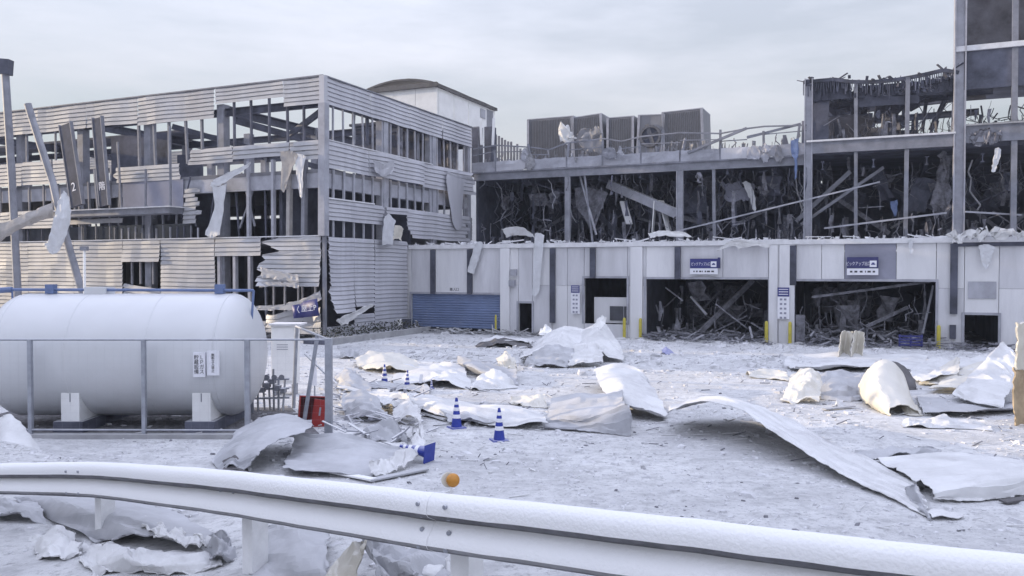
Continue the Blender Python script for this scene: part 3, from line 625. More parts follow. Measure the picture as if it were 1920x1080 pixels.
for a, b in zip((885, 930, 998, 1063, 1130, 1202, 1275, 1350, 1432), (930, 998, 1063, 1130, 1202, 1275, 1350, 1432, 1512)):
    ua, ub_ = um(a) + .06, um(b) - .06; nb = 8; o_ = rnd.uniform(-.04, .04); rows = []
    for tt in (0, .33, .66, 1): rows.append([Vector((ua + (ub_ - ua) * q / nb, VM - .08 - .10 * max(0, nzv((a + q * .5, tt * 2, 1.3))) - .06 * abs(o_) * q, ZD + .03 + .70 * tt + o_ * (q / nb) + (.07 * nzv((a * .1 + q * .9, 4, 1)) if tt == 1 else .02 * nzv((q, tt, a))))) for q in range(nb + 1)])
    MB().surf(rows, -.05).build('fascia_panel', rnd.choice(['steel_pale', 'siding_side', 'steel_pale']), hall)
for px in (930, 998, 1063, 1130, 1202, 1275, 1350, 1432, 1490): MB().bar((um(px), VM - .02, ZD), (um(px) + rnd.uniform(-.3, .3), VM - .02 + rnd.uniform(-.25, .25), ZD + 1.92 + rnd.uniform(-.35, .05)), .14).build('railing_post', 'steel', hall)
pp = [Vector((um(x), VM + rnd.uniform(-.06, .06), ZD + z)) for x, z in ((888, 1.75), (930, 1.92), (998, 1.6), (1030, 1.35), (1063, 1.75), (1130, 1.88), (1165, 1.62), (1202, 1.85), (1275, 1.92), (1350, 1.7), (1400, 1.9), (1432, 1.95), (1512, 1.85))]
for a, b in zip(pp[:-1], pp[1:]):
    MB().bar(a, b, .09).build('top_rail', 'steel', hall)
    if rnd.random() < .8: MB().bar(a - Vector((0, 0, .5)), b - Vector((0, 0, .5 + rnd.uniform(-.3, .2))), .06).build('mid_rail', 'steel', hall)
MB().bar((um(1290), VM - .15, ZD + .55), (um(1400), VM - .15, ZD + 1.9), .16).build('bent_brace', 'steel', hall); MB().bar((um(1400), VM - .12, ZD + 1.3), (um(1500), VM + .2, ZD + 2.0), .14).build('bent_brace', 'steel', hall)
for px, w in ((878, .34), (1065, .34), (1275, .42), (1515, .48), (1797, .62), (2010, .6)):
    top = ZD - .6 if px < 1500 else (15.7 if px == 1515 else 24)
    MB().ibeam((um(px), VM - .05, 5.5), (um(px), VM - .05, top), w * .9, w).build('column', 'steel_pale', hall)
    for d in (8, 15): MB().bar((um(px), VM + d, 5.5), (um(px), VM + d, ZD - .4), w * .9).build('column', 'soot', hall)
for px, w, t0, t1 in ((1340, .2, 5.6, 10.5), (1605, .2, 5.6, 15.2), (1698, .24, 5.6, 15.3), (1900, .3, 5.6, 24), (1112, .12, 5.6, 10.4)):
    MB().bar((um(px), VM, t0), (um(px) + (-.6 if px == 1112 else rnd.uniform(-.08, .08)), VM, t1), w).build('post', 'steel', hall)
# beams of the right part
MB().box(U1 + .2, U2 - .2, VM - .2, VM + .02, ZD + .05, ZD + .75).build('edge_beam', 'steel', hall); MB().box(U1 - .1, U2 - .2, VM - .35, VM + .3, ZD + .752, ZD + .86).build('ledge', 'coping', hall)
MB().box(U2 + .3, UE, VM - .2, VM + .02, ZD + .2, ZD + 1.15).build('edge_beam', 'steel', hall); MB().box(U2 + .3, UE, VM - .32, VM + .25, ZD + 1.152, ZD + 1.25).build('ledge', 'concrete', hall)
zt1 = zm(1860, 92); MB().box(U2 - .3, UE, VM - .25, VM + .2, zt1 - .02, zt1 + .28).build('ledge', 'coping', hall)
MB().box(U2 + .2, UE, VM - .1, VM + .15, zm(1860, 165), zt1 - .03).build('dark_fascia', 'soot', hall); MB().box(U2, UE, VM + .2, 34, zt1 + .05, zt1 + .25).build('floor_slab', 'soot', hall)
MB().box(U2 + .15, UE, VM + 7, VM + 7.2, zt1 + .3, 24).build('back_wall', 'soot', hall); MB().box(U2, UE, VM + .2, VM + 7, 23.6, 23.9).build('roof_deck', 'soot', hall)
MB().box(U2 + .35, UE, VM + 6.5, VM + 6.7, ZD + .3, ZD + 1.9).build('low_wall', 'insul', hall)
# ragged roof frame over the middle right part
top = lambda px: zm(px, interp([1505, 1560, 1600, 1660, 1720, 1770, 1800], [152, 146, 152, 150, 140, 128, 135], px))
for a, b in zip(range(1505, 1795, 29), range(1534, 1824, 29)):
    za, zb_ = top(a), top(min(b, 1795)); h = rnd.uniform(.5, 1.0)
    mbx = MB()
    for q in range(7):
        f0 = q / 7; z_ = za + (zb_ - za) * f0 + rnd.uniform(-.12, .05); uu = um(a) + (um(b) - um(a)) * f0
        mbx.bar((uu, VM + rnd.uniform(-.05, .05), z_), (uu + rnd.uniform(-.08, .08), VM + rnd.uniform(-.1, .1), z_ - h * rnd.uniform(.6, 1.25)), (um(b) - um(a)) / 6.5, .05)
    mbx.build('charred_fascia', 'soot', hall); MB().bar((um(a), VM - .06, za - .1), (um(b), VM - .06, zb_ - .1), .12, .22).build('charred_trim', 'dark', hall)
    for q in range(rnd.choice([0, 1, 4, 6])):
        uu = um(a) + (um(b) - um(a)) * rnd.random(); MB().bar((uu, VM, za - .1), (uu + rnd.uniform(-.6, .6), VM + rnd.uniform(-.3, .2), za + rnd.uniform(.0, .25)), .16, .04).build('charred_splinter', 'dark', hall)
MB().box(um(1598), um(1722), VM + .25, VM + .33, zm(1660, 196), zm(1660, 156)).build('dark_fascia', 'soot', hall); MB().box(um(1724), um(1786), VM + .3, VM + .36, zm(1755, 176), zm(1755, 146)).build('dark_fascia', 'dark', hall); MB().box(um(1522), um(1592), VM + .2, VM + .3, zm(1555, 186), zm(1555, 152)).build('dark_fascia', 'dark', hall)
MB().box(um(1520), um(1552), VM + .4, VM + .5, ZD + .9, zm(1540, 180)).build('dark_fascia', 'soot', hall)
for vv, zz in ((VM + 3, 14.9), (VM + 7, 14.7), (VM + 11, 14.6)): MB().ibeam((U1, vv, zz), (U2 + 2, vv, zz + rnd.uniform(-.3, .5)), .25, .45).build('roof_beam', 'soot', hall)
for i in range(7):
    u = U1 + .3 + (U2 - U1) * i / 6.5; MB().ibeam((u, VM + .2, 15.0 + rnd.uniform(-.2, .2)), (u + rnd.uniform(-.6, .6), VM + 13, 14.6 + rnd.uniform(-.8, .3)), .2, .35).build('roof_beam', 'soot', hall)
for i in range(11):                             # torn roof sheets still hung in the frame
    u = U1 + rnd.uniform(.3, 6); v = VM + rnd.uniform(1, 12); w, l = rnd.uniform(.8, 1.9), rnd.uniform(1.2, 3)
    rows = [[Vector((u + w * s, v + l * tt, 14.7 - rnd.uniform(0, .5) - .5 * tt * rnd.random())) for s in (0, .3, .6, 1)] for tt in (0, .3, .6, 1)]
    MB().surf(rows, .03).build('torn_roof_sheet', 'soot', hall)
MB().box(U1 + .2, U1 + 3.6, VM + 5, VM + 5.2, ZD + .4, 14.2).build('partition', 'dark', hall); MB().box(U1 + 3.0, U1 + 6.2, VM + 8, VM + 8.2, ZD + .4, 13.4).build('partition', 'soot', hall); MB().box(U1 - .44, U1 - .05, VM + .35, VM + 3.2, ZD + .31, 13.2).build('stair_head', 'wall_grey', hall)
MB().bar((U1 + .3, VM + 4.8, ZD + .4), (U1 + 4.5, VM + 4.5, 13.2), .3, .25).build('bent_brace', 'soot', hall)
MB().box(um(1630), um(1665), VM + 3, VM + 3.6, ZD + .3, ZD + 1.9).build('cabinet', 'insul', hall)
for i in range(16):
    u = rnd.uniform(1, U1 + 12); v = rnd.uniform(VM + 1, VM + 7); a_ = rnd.uniform(-1, 1)
    MB().bar((u, v, rnd.uniform(5.8, 7.2)), (u + rnd.uniform(2, 5) * (1 if a_ > 0 else -1), v + rnd.uniform(-1, 2), rnd.uniform(7.5, 10.2)), rnd.uniform(.07, .2), rnd.uniform(.07, .3)).build('fallen_beam', rnd.choice(['insul', 'steel', 'soot', 'insul_pale']), hall)
for i in range(14):
    u = rnd.uniform(1, U1 + 12); v = rnd.uniform(VM + .5, VM + 5); z_ = ZD - .7
    pts = [Vector((u, v, z_))]
    for q in range(6): pts.append(pts[-1] + Vector((rnd.uniform(-.25, .35), rnd.uniform(-.1, .1), -rnd.uniform(.2, .75))))
    MB().path(pts, rnd.uniform(.02, .05), 5).build('hanging_cable', rnd.choice(['insul_pale', 'insul', 'steel_pale']), hall)
# ceiling beams in the dark storey
for i in range(12): MB().ibeam((1 + i * 2.9, VM + .3, ZD - .65), (1 + i * 2.9, 33, ZD - .65), .2, .5).build('ceiling_beam', 'soot', hall)
# fallen duct, boards and rags in the hall opening
def hsheet(rows, m, v, seed, name='torn_strip', amp=.03): return wsheet(rows, m, v, name, hall, seed, amp, 12, 8)
def hbar(x0, y0, x1, y1, v0, v1, w, h, m, name): return MB().bar(bpt(x0, y0, v0), bpt(x1, y1, v1), w, h).build(name, m, hall)
hbar(1142, 345, 1272, 402, 20, 18.6, .5, .62, 'steel_pale', 'fallen_duct')
hbar(1168, 378, 1180, 420, 19.5, 19, .5, .12, 'wall', 'hanging_board'); hbar(1228, 378, 1224, 436, 19, 18.8, .5, .06, 'white', 'hanging_board'); hbar(1240, 376, 1254, 432, 19.2, 18.9, .5, .06, 'white', 'hanging_board')
hbar(1082, 310, 1118, 440, 18.3, 17.5, .1, .1, 'steel_pale', 'leaning_bar')
hsheet([[(1078, 350), (1110, 352), (1140, 362)], [(1080, 385), (1100, 390), (1128, 395)], [(1096, 410), (1104, 425), (1112, 432)]], 'insul', 19.5, 31)
hsheet([[(1300, 352), (1312, 345), (1325, 350)], [(1308, 366), (1315, 368), (1322, 366)]], 'film', 22, 32); hsheet([[(1355, 345), (1385, 342), (1415, 350)], [(1360, 372), (1385, 380), (1412, 372)]], 'wall_grey', 20, 33, amp=.15)
hsheet([[(1392, 342), (1402, 340), (1410, 350)], [(1405, 370), (1410, 372), (1416, 370)], [(1412, 395), (1415, 398), (1418, 400)]], 'film', 19.5, 34); hsheet([[(1420, 350), (1430, 348), (1442, 360)], [(1424, 362), (1432, 366), (1440, 364)]], 'insul', 20, 35)
hsheet([[(1760, 288), (1775, 285), (1790, 290)], [(1758, 320), (1772, 325), (1785, 318)], [(1752, 380), (1768, 385), (1780, 378)], [(1756, 410), (1766, 415), (1778, 408)]], 'insul', 19.2, 36, amp=.2)
hsheet([[(1866, 280), (1872, 278), (1878, 282)], [(1862, 300), (1867, 302), (1873, 300)], [(1860, 320), (1863, 322), (1867, 321)]], 'film', 17.6, 37)
hsheet([[(1815, 250), (1850, 245), (1880, 250)], [(1818, 265), (1850, 268), (1875, 262)]], 'insul', 17.5, 38, amp=.15)
hsheet([[(940, 430), (970, 425), (1000, 438)], [(950, 445), (975, 440), (1003, 446)]], 'sheet', 17.2, 39); hsheet([[(1215, 438), (1240, 432), (1285, 436)], [(1220, 446), (1245, 442), (1300, 445)]], 'white', 16, 40)
for i in range(9):
    px = rnd.uniform(900, 1500); y0 = interp([880, 1510], [300, 278], px) + rnd.uniform(-25, 5); w = rnd.uniform(6, 22); h_ = rnd.uniform(8, 30)
    hsheet([[(px, y0), (px + w * .5, y0 - rnd.uniform(0, 8)), (px + w, y0)], [(px - 3, y0 + h_ * .6), (px + w * .5, y0 + h_ * .5), (px + w + 4, y0 + h_ * .7)], [(px + rnd.uniform(-6, 6), y0 + h_), (px + w * .6, y0 + h_), (px + w + rnd.uniform(-6, 6), y0 + h_)]], rnd.choice(['steel_pale', 'insul_pale', 'steel', 'ac']), VM - .2 - rnd.random() * .2, 500 + i, 'peeled_cladding', .04)
for i in range(26):                              # rags hanging off the deck edge and ceiling
    px = rnd.uniform(895, 1900); y0 = interp([880, 1510, 1520, 1900], [338, 315, 292, 275], px); ln = rnd.uniform(15, 60); w = rnd.uniform(1, 4); v = VM + rnd.choice([-.15, .6, 2, 4])
    hsheet([[(px, y0), (px + w, y0)], [(px + rnd.uniform(-4, 4), y0 + ln * .5), (px + w + rnd.uniform(-4, 4), y0 + ln * .5)], [(px + rnd.uniform(-9, 9), y0 + ln), (px + rnd.uniform(-6, 9), y0 + ln)]], rnd.choice(['insul', 'insul_pale', 'soot', 'insul']), v, 300 + i)
for x, ys in ((1492, (262, 285, 300, 335)), (1678, (378, 385, 400, 405))):
    hsheet([[(x - 8, ys[0]), (x + 6, ys[0] - 2)], [(x - 9, ys[1]), (x + 5, ys[1])], [(x - 3, ys[2]), (x + 3, ys[2])], [(x - 1, ys[3]), (x + 2, ys[3])]], 'blue_pipe', VM - .35 if x < 1600 else 19, 60 + x, 'blue_rag')

# ------------------------------------------------------------------ tangles of wire and scrap inside the openings
def tangle(name, label, box_, n, seed, m, thin=(.015, .05), rag=.25, down=False):
    r_ = random.Random(seed); mb = MB(); u0, u1, v0, v1, z0, z1 = box_
    for i in range(n):
        u, v = r_.uniform(u0, u1), r_.uniform(v0, v1); h = r_.random() ** (1.0 if down else 1.7); z = z0 + (z1 - z0) * h
        q = r_.random()
        if q < rag:
            w, l = r_.uniform(.04, .30), r_.uniform(.5, 2.2); a = r_.uniform(0, 6.28)
            rows = [[bl(u + math.cos(a) * w * s + r_.uniform(-.1, .1), v + math.sin(a) * w * s + r_.uniform(-.1, .1), max(.03, z0 + .02, z - l * tt)) for s in (0, 1)] for tt in (0, .5, 1)]
            mb.surf(rows, .02)
        elif q < .45:
            d = Vector((r_.uniform(-1, 1), r_.uniform(-.5, .5), r_.uniform(-.6, .6))) * r_.uniform(.5, 2.4); p = Vector((u, v, z)); e_ = p + d; e_.z = min(max(e_.z, z0), z1)
            e_.x = min(max(e_.x, u0), u1); e_.y = min(max(e_.y, v0), v1)
            mb.bar(bl(*p), bl(*e_), r_.uniform(*thin) * 1.6, r_.uniform(*thin) * 1.3)
        else:
            p = Vector((u, v, z if not down else z1)); pts = []; l = r_.uniform(.6, 2.6)
            for k in range(6): pts.append(bl(min(max(p.x + r_.uniform(-.12, .12) * k, u0), u1), p.y, max(z0, p.z - l * k / 5)))
            mb.path(pts, r_.uniform(*thin) * .5, 4)
    return T(mb.build(name, m), label, 'debris', None, 'stuff')
tangle('tangled_wiring', 'dark tangle of wires and ceiling scrap filling the gutted hall opening', (0.6, U1 - .5, VM + .3, 28, 5.7, ZD - .7), 620, 1, 'soot', (.02, .06))
tangle('hanging_wiring', 'pale hanging cables and shreds in the gutted hall opening', (1.0, UE - 12, VM + .2, 24, 5.7, ZD - .6), 330, 2, 'insul', (.014, .04), .3, True)
tangle('heaped_scrap', 'grey heap of broken boards along the foot of the gutted hall opening', (0.8, UE - 12, VM - 1.0, 24, 5.6, 7.4), 420, 3, 'insul', (.02, .07), .4)
tangle('twisted_frame_scrap', 'twisted scrap and wires in the open top storey at the right', (U1 + .3, UE - 12, VM + .2, 30, ZD + .3, 14.5), 420, 4, 'soot', (.02, .06), .25)
tangle('charred_roof_scrap', 'charred roof scrap knotted along the torn top edge at the right', (U1 - .2, U2 - .2, VM - .1, VM + 3, 14.3, 15.5), 420, 14, 'dark', (.03, .09), .3)
tangle('pale_frame_scrap', 'pale dusty shreds in the open top storey at the right', (U1 + .3, UE - 12, VM + .1, 22, ZD + .3, 13.6), 230, 5, 'insul', (.012, .04), .3)
tangle('bay_scrap', 'broken boards and wire heaped inside the left truck bay', (ub(1211) + .2, ub(1441) - .2, VB + .4, VB + 10, .05, 3.2), 150, 6, 'insul', (.02, .06), .25)
tangle('bay_scrap', 'broken boards and wire heaped inside the right truck bay', (ub(1490) + .2, ub(1755) - .2, VB + .4, VB + 10, .05, 3.4), 190, 7, 'insul', (.02, .06), .25)
tangle('roof_edge_frost', 'pale grit and torn scraps along the top of the loading block roof edge', (0.5, UR - 12, VB - .05, VB + 2.0, HB, HB + .22), 420, 8, 'coping', (.02, .06), .35)
tangle('deck_scrap', 'bent pipes and scrap behind the railing of the rooftop deck', (0.6, U1 - .4, VM + .5, VM + 8, ZD, ZD + 1.7), 520, 9, 'steel', (.03, .10), .35)
tangle('pale_deck_scrap', 'pale torn cladding scraps caught in the railing of the rooftop deck', (0.6, U1 - .4, VM - .1, VM + 3, ZD + .3, ZD + 1.5), 170, 19, 'insul_pale', (.03, .10), .5)
def hang(name, label, u0, u1, v0, v1, ztop, n, seed, m, big=(.6, 1.8)):
    r_ = random.Random(seed); mb = MB()
    for i in range(n):
        u, v = r_.uniform(u0, u1), r_.uniform(v0, v1); w, l = r_.uniform(*big), r_.uniform(*big) * 1.2; z = ztop - r_.random() * 1.5; a = r_.uniform(-.5, .5); tl = r_.uniform(-.8, .8)
        rows = [[bl(u + w * sx * math.cos(a) + tl * ty * l * .5 + .12 * hsh(sx * 7, ty * 5, i), v + w * sx * math.sin(a) + .3 * hsh(sx * 3, ty * 9, i + 5) + .5 * ty, z - l * ty + .25 * w * sx * tl) for sx in (0, .33, .66, 1)] for ty in (0, .33, .66, 1)]
        mb.surf(rows, .03)
    return T(mb.build(name, m), label, 'debris', None, 'stuff')
hang('hanging_sheets', 'dark torn ceiling sheets hanging in the gutted hall opening', 1, UE - 12, VM + 1.5, VM + 9, ZD - .7, 34, 81, 'soot')
hang('hanging_sheets', 'grey torn ceiling sheets hanging in the gutted hall opening', 1, UE - 12, VM + .8, VM + 6, ZD - .7, 16, 82, 'insul', (.4, 1.2))
hang('hanging_sheets', 'torn lining sheets hanging inside the left truck bay', ub(1211) + .3, ub(1441) - 1.5, VB + 1.5, VB + 7, 3.2, 9, 83, 'insul', (.5, 1.2))
hang('hanging_sheets', 'torn lining sheets hanging inside the right truck bay', ub(1490) + .3, ub(1755) - 1.5, VB + 1.5, VB + 7, 3.3, 12, 84, 'insul', (.5, 1.3))
def beam_thing(name, label, p, q, w, h, m, cat='beam', group=None):
    return T(MB().bar(p, q, w, h).build(name, m), label, cat, group)
def B(px, py, v): u, z = onv(px, py, v); return bl(u, v, z)
beam_thing('fallen_pipe', 'long thin pipe slanting up across the gutted hall from the white boards', B(1255, 437, 17.3), B(1650, 341, 17.2), .09, .09, 'steel_pale', 'pipe')
beam_thing('fallen_pipe', 'lower thin pipe slanting across the gutted hall at the right', B(1545, 428, 17.3), B(1775, 399, 17.3), .1, .1, 'steel_pale', 'pipe')
beam_thing('fallen_pipe', 'short pipe lying level in the hall beyond the rightmost thick column', B(1810, 397, 17.3), B(1915, 403, 18.5), .1, .1, 'steel_pale', 'pipe')
beam_thing('slanting_beam', 'long beam slanting up to the right inside the left truck bay', B(1295, 640, VB + 1.0), B(1412, 525, VB + 3), .2, .26, 'insul')
beam_thing('slanting_beam', 'thin beam slanting down to the right in the left truck bay', B(1295, 556, VB + 1.5), B(1325, 590, VB + 1.2), .1, .1, 'steel_pale')
beam_thing('slanting_beam', 'thin faint beam crossing behind the long one in the left truck bay', B(1322, 575, VB + 4), B(1350, 545, VB + 4), .1, .12, 'insul')
beam_thing('slanting_beam', 'long nearly level beam hanging below the lintel of the right truck bay', B(1522, 557, VB + .8), B(1745, 528, VB + 1.2), .1, .13, 'insul')
beam_thing('slanting_beam', 'beam rising to the right low in the right truck bay', B(1625, 612, VB + 1.0), B(1702, 576, VB + 2.0), .14, .16, 'insul')
beam_thing('slanting_beam', 'steep thin pale beam at the right side of the right truck bay', B(1730, 625, VB + .6), B(1750, 535, VB + .8), .07, .08, 'steel_pale')
beam_thing('gas_cylinder_post', 'tall grey cylinder standing inside the right truck bay by its left jamb', B(1497, 590, VB + .7), B(1497, 648, VB + .7), .6, .5, 'insul', 'cylinder')
# scrap heaps spilling out of the bays, one mass each
def heap(name, label, x0, x1, v0, v1, n, seed, m, hmax=.5):
    r_ = random.Random(seed); mb = MB()
    for i in range(n):
        u = r_.uniform(ub(x0), ub(x1)); v = r_.uniform(v0, v1); k = 1 - abs((v - v0) / (v1 - v0) - .6); z = r_.random() * hmax * k + .03
        d = Vector((r_.uniform(-1, 1), r_.uniform(-.6, .6), r_.uniform(-.25, .25))).normalized() * r_.uniform(.15, .9)
        a = bl(u, v, z); b_ = bl(u + d.x, v + d.y, max(.03, z + d.z)); mb.bar(a, b_, r_.uniform(.03, .22), r_.uniform(.015, .06))
    return T(mb.build(name, m), label, 'debris', None, 'stuff')
heap('spilled_boards', 'flat broken boards spilled across the threshold of the left truck bay', 1215, 1440, VB - 1.6, VB + 3, 240, 21, 'insul', .4)
heap('spilled_boards', 'pale broken boards spilled across the threshold of the right truck bay', 1500, 1790, VB - 1.2, VB + 4, 330, 22, 'insul', .9)
heap('wall_foot_scrap', 'scraps strewn along the foot of the blue roller shutter', 765, 1090, VB - 1.6, VB - .1, 200, 23, 'concrete', .22)
heap('wing_foot_scrap', 'dark scraps strewn along the foot of the wing side wall', 690, 770, VB - 8, VB - .3, 110, 24, 'soot', .35)
heap('door_foot_scrap', 'scraps lying before the doorway at the right end of the loading block', 1770, 1930, VB - 1.5, VB + 2, 110, 25, 'insul', .35)

# ------------------------------------------------------------------ white hall and plant on the roof behind
pent = T(bempty('white_rooftop_hall'), 'tall white walled hall with a dark arched roof behind the corrugated wing', 'building')
pu, pv = onv(820, 300, 25)[0], 25.0; ptop = onv(820, 160, 25)[1]
ul = onv(700, 300, 25)[0]; vb_ = onu(926, 300, pu)[0]
g = 0.02
for i in range(3): MB().box(ul + (pu - ul) * i / 3 + g, ul + (pu - ul) * (i + 1) / 3 - g, pv, pv + .2, 5.0, ptop - .05).build('wall_panel', 'white', pent)
for i in range(4): MB().box(pu - .2, pu, pv + .21 + (vb_ - pv) * i / 4 + g, pv + .19 + (vb_ - pv) * (i + 1) / 4 - g, 5.0, ptop - .05).build('wall_panel', 'white', pent)
rows = []
for tt in [i / 8 for i in range(9)]:
    hgt = 0.0
    row = []
    for s in [i / 10 for i in range(11)]:
        row.append(Vector((ul - .7 + (pu - ul + 1.0) * s, pv - .3 + (vb_ - pv + .5) * tt, ptop + .05 + .75 * math.sin(math.pi * min(1, s * .95 + .04)) ** .8 * (1 - .15 * tt) + .06 * nzv((s * 5, tt * 5, 1)))))
    rows.append(row)
MB().surf(rows, -.16).build('roof', 'roof_dark', pent)
MB().box(pu - .1, pu + .25, pv - .2, vb_ + .3, ptop - .16, ptop + .02).build('eaves_gutter', 'roof_dark', pent)
MB().box(ul - .4, pu + .1, pv - .3, pv - .02, ptop - .12, ptop + .25).build('gable_trim', 'roof_dark', pent)
v0_ = onu(905, 215, pu)[0]
MB().box(pu + .003, pu + .06, v0_ - .5, v0_ + .5, onu(905, 222, pu)[1], onu(905, 205, pu)[1]).build('vent_panel', 'steel_pale', pent)
for k in range(9): MB().box(pu + .01, pu + .05, vb_ - 1.6 + k * .16, vb_ - 1.55 + k * .16, 12, ptop - .3).build('ladder_bar', 'steel_pale', pent)
# cooling units on the deck
def cooling_unit(x0, x1, yt, label, kind, tilt=0.0, v=24.0):
    u0, zt_ = onv(x0, yt, v); u1 = onv(x1, yt, v)[0]; w = (u1 - u0) / 2; h = zt_ - ZD
    e = empty('cooling_unit', bl((u0 + u1) / 2, v, ZD - .05), 0, (0, tilt, -ANG)); T(e, label, 'cooling unit', 'cooling units on the rooftop deck')
    MB().box(-w + .03, w - .03, .06, 3.0, .9, h).build('casing', 'ac', e)
    for sx in (-1, 1):
        for yy in (.1, 2.9): MB().box(sx * (w - .16) - .08, sx * (w - .16) + .08, yy - .08, yy + .08, 0, .9).build('leg', 'steel', e)
    for sx in (-1, 1): MB().box(sx * (w - .1) - .09, sx * (w - .1) + .09, -.03, .055, .8, h + .03).build('corner_post', 'steel_pale', e)
    if kind == 'fins':
        n = int((2 * w - .4) / .13)
        for i in range(n):
            x = -w + .22 + (2 * w - .44) * i / max(1, n - 1); MB().box(x - .03, x + .03, 0.0, .058, 1.0, h - .12).build('fin', 'ac_fin', e)
    elif kind == 'fan':
        ring = MB()
        for i in range(20):
            a0, a1 = 2 * math.pi * i / 20, 2 * math.pi * (i + 1) / 20; rr = min(w - .3, 1.1)
            ring.bar((rr * math.cos(a0), -.02, 2.9 + rr * math.sin(a0)), (rr * math.cos(a1), -.02, 2.9 + rr * math.sin(a1)), .14, .18)
        ring.build('fan_ring', 'ac_fin', e)
        MB().tube((0, .05, 2.9), (0, .02, 2.9), min(w - .35, 1.05), n=20).build('fan_opening', 'dark', e)
        for k in range(4): a = R(90 * k + 20); MB().bar((0, .0, 2.9), (.95 * math.cos(a), .0, 2.9 + .95 * math.sin(a)), .3, .03, (0, 1, .3)).build('fan_blade', 'ac_fin', e)
    MB().box(-w + .02, w - .02, .02, 3.05, h, h + .07).build('lid', 'steel_pale', e)
    return e
cooling_unit(988, 1076, 224, 'leftmost finned grey cooling unit on the deck, its top dented', 'fins')
cooling_unit(1077, 1136, 218, 'finned cooling unit second from the left, half hidden by bent scrap', 'fins', R(-4))
cooling_unit(1137, 1189, 221, 'plain finned cooling unit left of the one with the round fan hole', 'fins')
cooling_unit(1191, 1242, 217, 'grey cooling unit with a round dark fan opening torn in its front', 'fan', R(2.5))
cooling_unit(1244, 1322, 209, 'rightmost and tallest ribbed cooling unit on the deck', 'fins', R(-2.0))
def Bsheet(name, label, rows, m, v, seed, amp=.12, group=None, cat='debris', nu=16, nv=10):
    return sheet(name, [[B(c[0], c[1], c[2] if len(c) > 2 else v) for c in r] for r in rows], m, label, cat, group, nu=nu, nv=nv, amp=amp, seed=seed, floor=False)
Bsheet('torn_cowling', 'pale torn cowling standing on the deck before the left cooling units', [[(1048, 232), (1056, 228), (1066, 240)], [(1046, 250), (1058, 248), (1072, 252)], [(1055, 265), (1066, 266), (1080, 264)]], 'sheet', 19, 71)
Bsheet('crumpled_duct', 'crumpled grey duct lying on the deck before the second cooling unit', [[(1085, 248), (1105, 240), (1128, 244)], [(1082, 262), (1105, 258), (1132, 260)], [(1095, 280), (1110, 282), (1130, 284)]], 'ac', 18.8, 72)
for x0, x1, y0, lab, m_ in ((884, 897, 238, 'dark cabinet at the wing end of the rooftop deck', 'steel'), (908, 922, 238, 'dark cabinet between the white posts on the rooftop deck', 'soot')):
    e = empty('deck_cabinet', bl(onv(x0, y0, 20)[0], 20, ZD), -ANG); T(e, lab, 'cabinet', 'dark cabinets on the rooftop deck')
    w = onv(x1, y0, 20)[0] - onv(x0, y0, 20)[0]; h = onv(x0, y0, 20)[1] - ZD
    MB().box(0, w, 0, .8, .1, h).build('body', m_, e); MB().box(.05, w - .05, -.03, -.003, .2, h - .1).build('door', 'soot', e); MB().box(.02, w - .02, .05, .75, 0, .1).build('plinth', 'concrete', e)
e = empty('finned_fence', bl(onv(928, 240, 22)[0], 22, ZD), -ANG); T(e, 'dark slatted screen leaning on the deck right of the white hall', 'screen')
for k in range(9): MB().box(k * .26, k * .26 + .17, -.03, .03, .1, 3.4 - .13 * k + rnd.uniform(-.15, .15)).build('slat', 'steel', e)
MB().box(0, 2.4, .031, .1, .6, .75).build('rail', 'soot', e)
for px in (903, 924): T(MB().bar(B(px, 272, 19.5), B(px - 2 + 4 * (px > 910), 222, 19.5), .28, .2).build('white_post', 'white'), 'white bent post %s on the deck before the white hall' % ('nearer the wing' if px < 910 else 'farther from the wing'), 'post', 'white bent posts')

# ------------------------------------------------------------------ poles and dark signs in front of the wing, left
def pole(name, label, pts, r, m='galv', cat='pole', extra=None):
    e = empty(name, pts[0]); T(e, label, cat, None); o = Vector(pts[0])
    mb = MB()
    for a, b in zip(pts[:-1], pts[1:]): mb.tube(Vector(a) - o, Vector(b) - o, r, r * .96, 14)
    mb.build('shaft', m, e, smooth=False); return e, o
p0 = gnd(38, 650); p0.z = -.05
e, o = pole('lamp_post', 'upright grey lamp post behind the left end of the white tank', [p0, at(22, 330, p0.y), at(10, 140, p0.y)], .19, 'steel', 'lamp post')
MB().bar(at(10, 140, p0.y) - o, at(12, 112, p0.y) - o, .45, .5).build('lamp_head', 'soot', e); MB().lathe([(.3, .02), (.3, .1), (.22, .14)], 12).build('base_flange', 'galv', e)
p0 = gnd(198, 672); p0.z = -.05
e, o = pole('bent_pole', 'dark steel pole leaning left and kinked, wrapped with torn film', [p0, at(150, 535, p0.y), at(118, 425, p0.y), at(98, 340, p0.y + .4), at(60, 222, p0.y + .8), at(52, 195, p0.y + .8)], .16, 'steel', 'pole')
MB().lathe([(.28, .02), (.28, .08)], 12).build('base_flange', 'galv', e)
Y_ = p0.y - .4
def asheet(name, label, rows, m, seed, amp=.03, cat='debris', group=None, nu=16, nv=12, th=.01):
    return sheet(name, [[at(*c) for c in r] for r in rows], m, label, cat, group, nu=nu, nv=nv, amp=amp, seed=seed, floor=False, th=th)
asheet('torn_film', 'ragged pale film hanging from the kink of the leaning pole', [[(115, 362, Y_), (122, 360, Y_), (130, 372, Y_)], [(104, 395, Y_ - .1), (118, 398, Y_ - .2), (132, 400, Y_)], [(96, 430, Y_ - .1), (110, 440, Y_ - .2), (126, 435, Y_)], [(84, 462, Y_), (98, 475, Y_ - .1), (112, 470, Y_)]], 'film', 81)
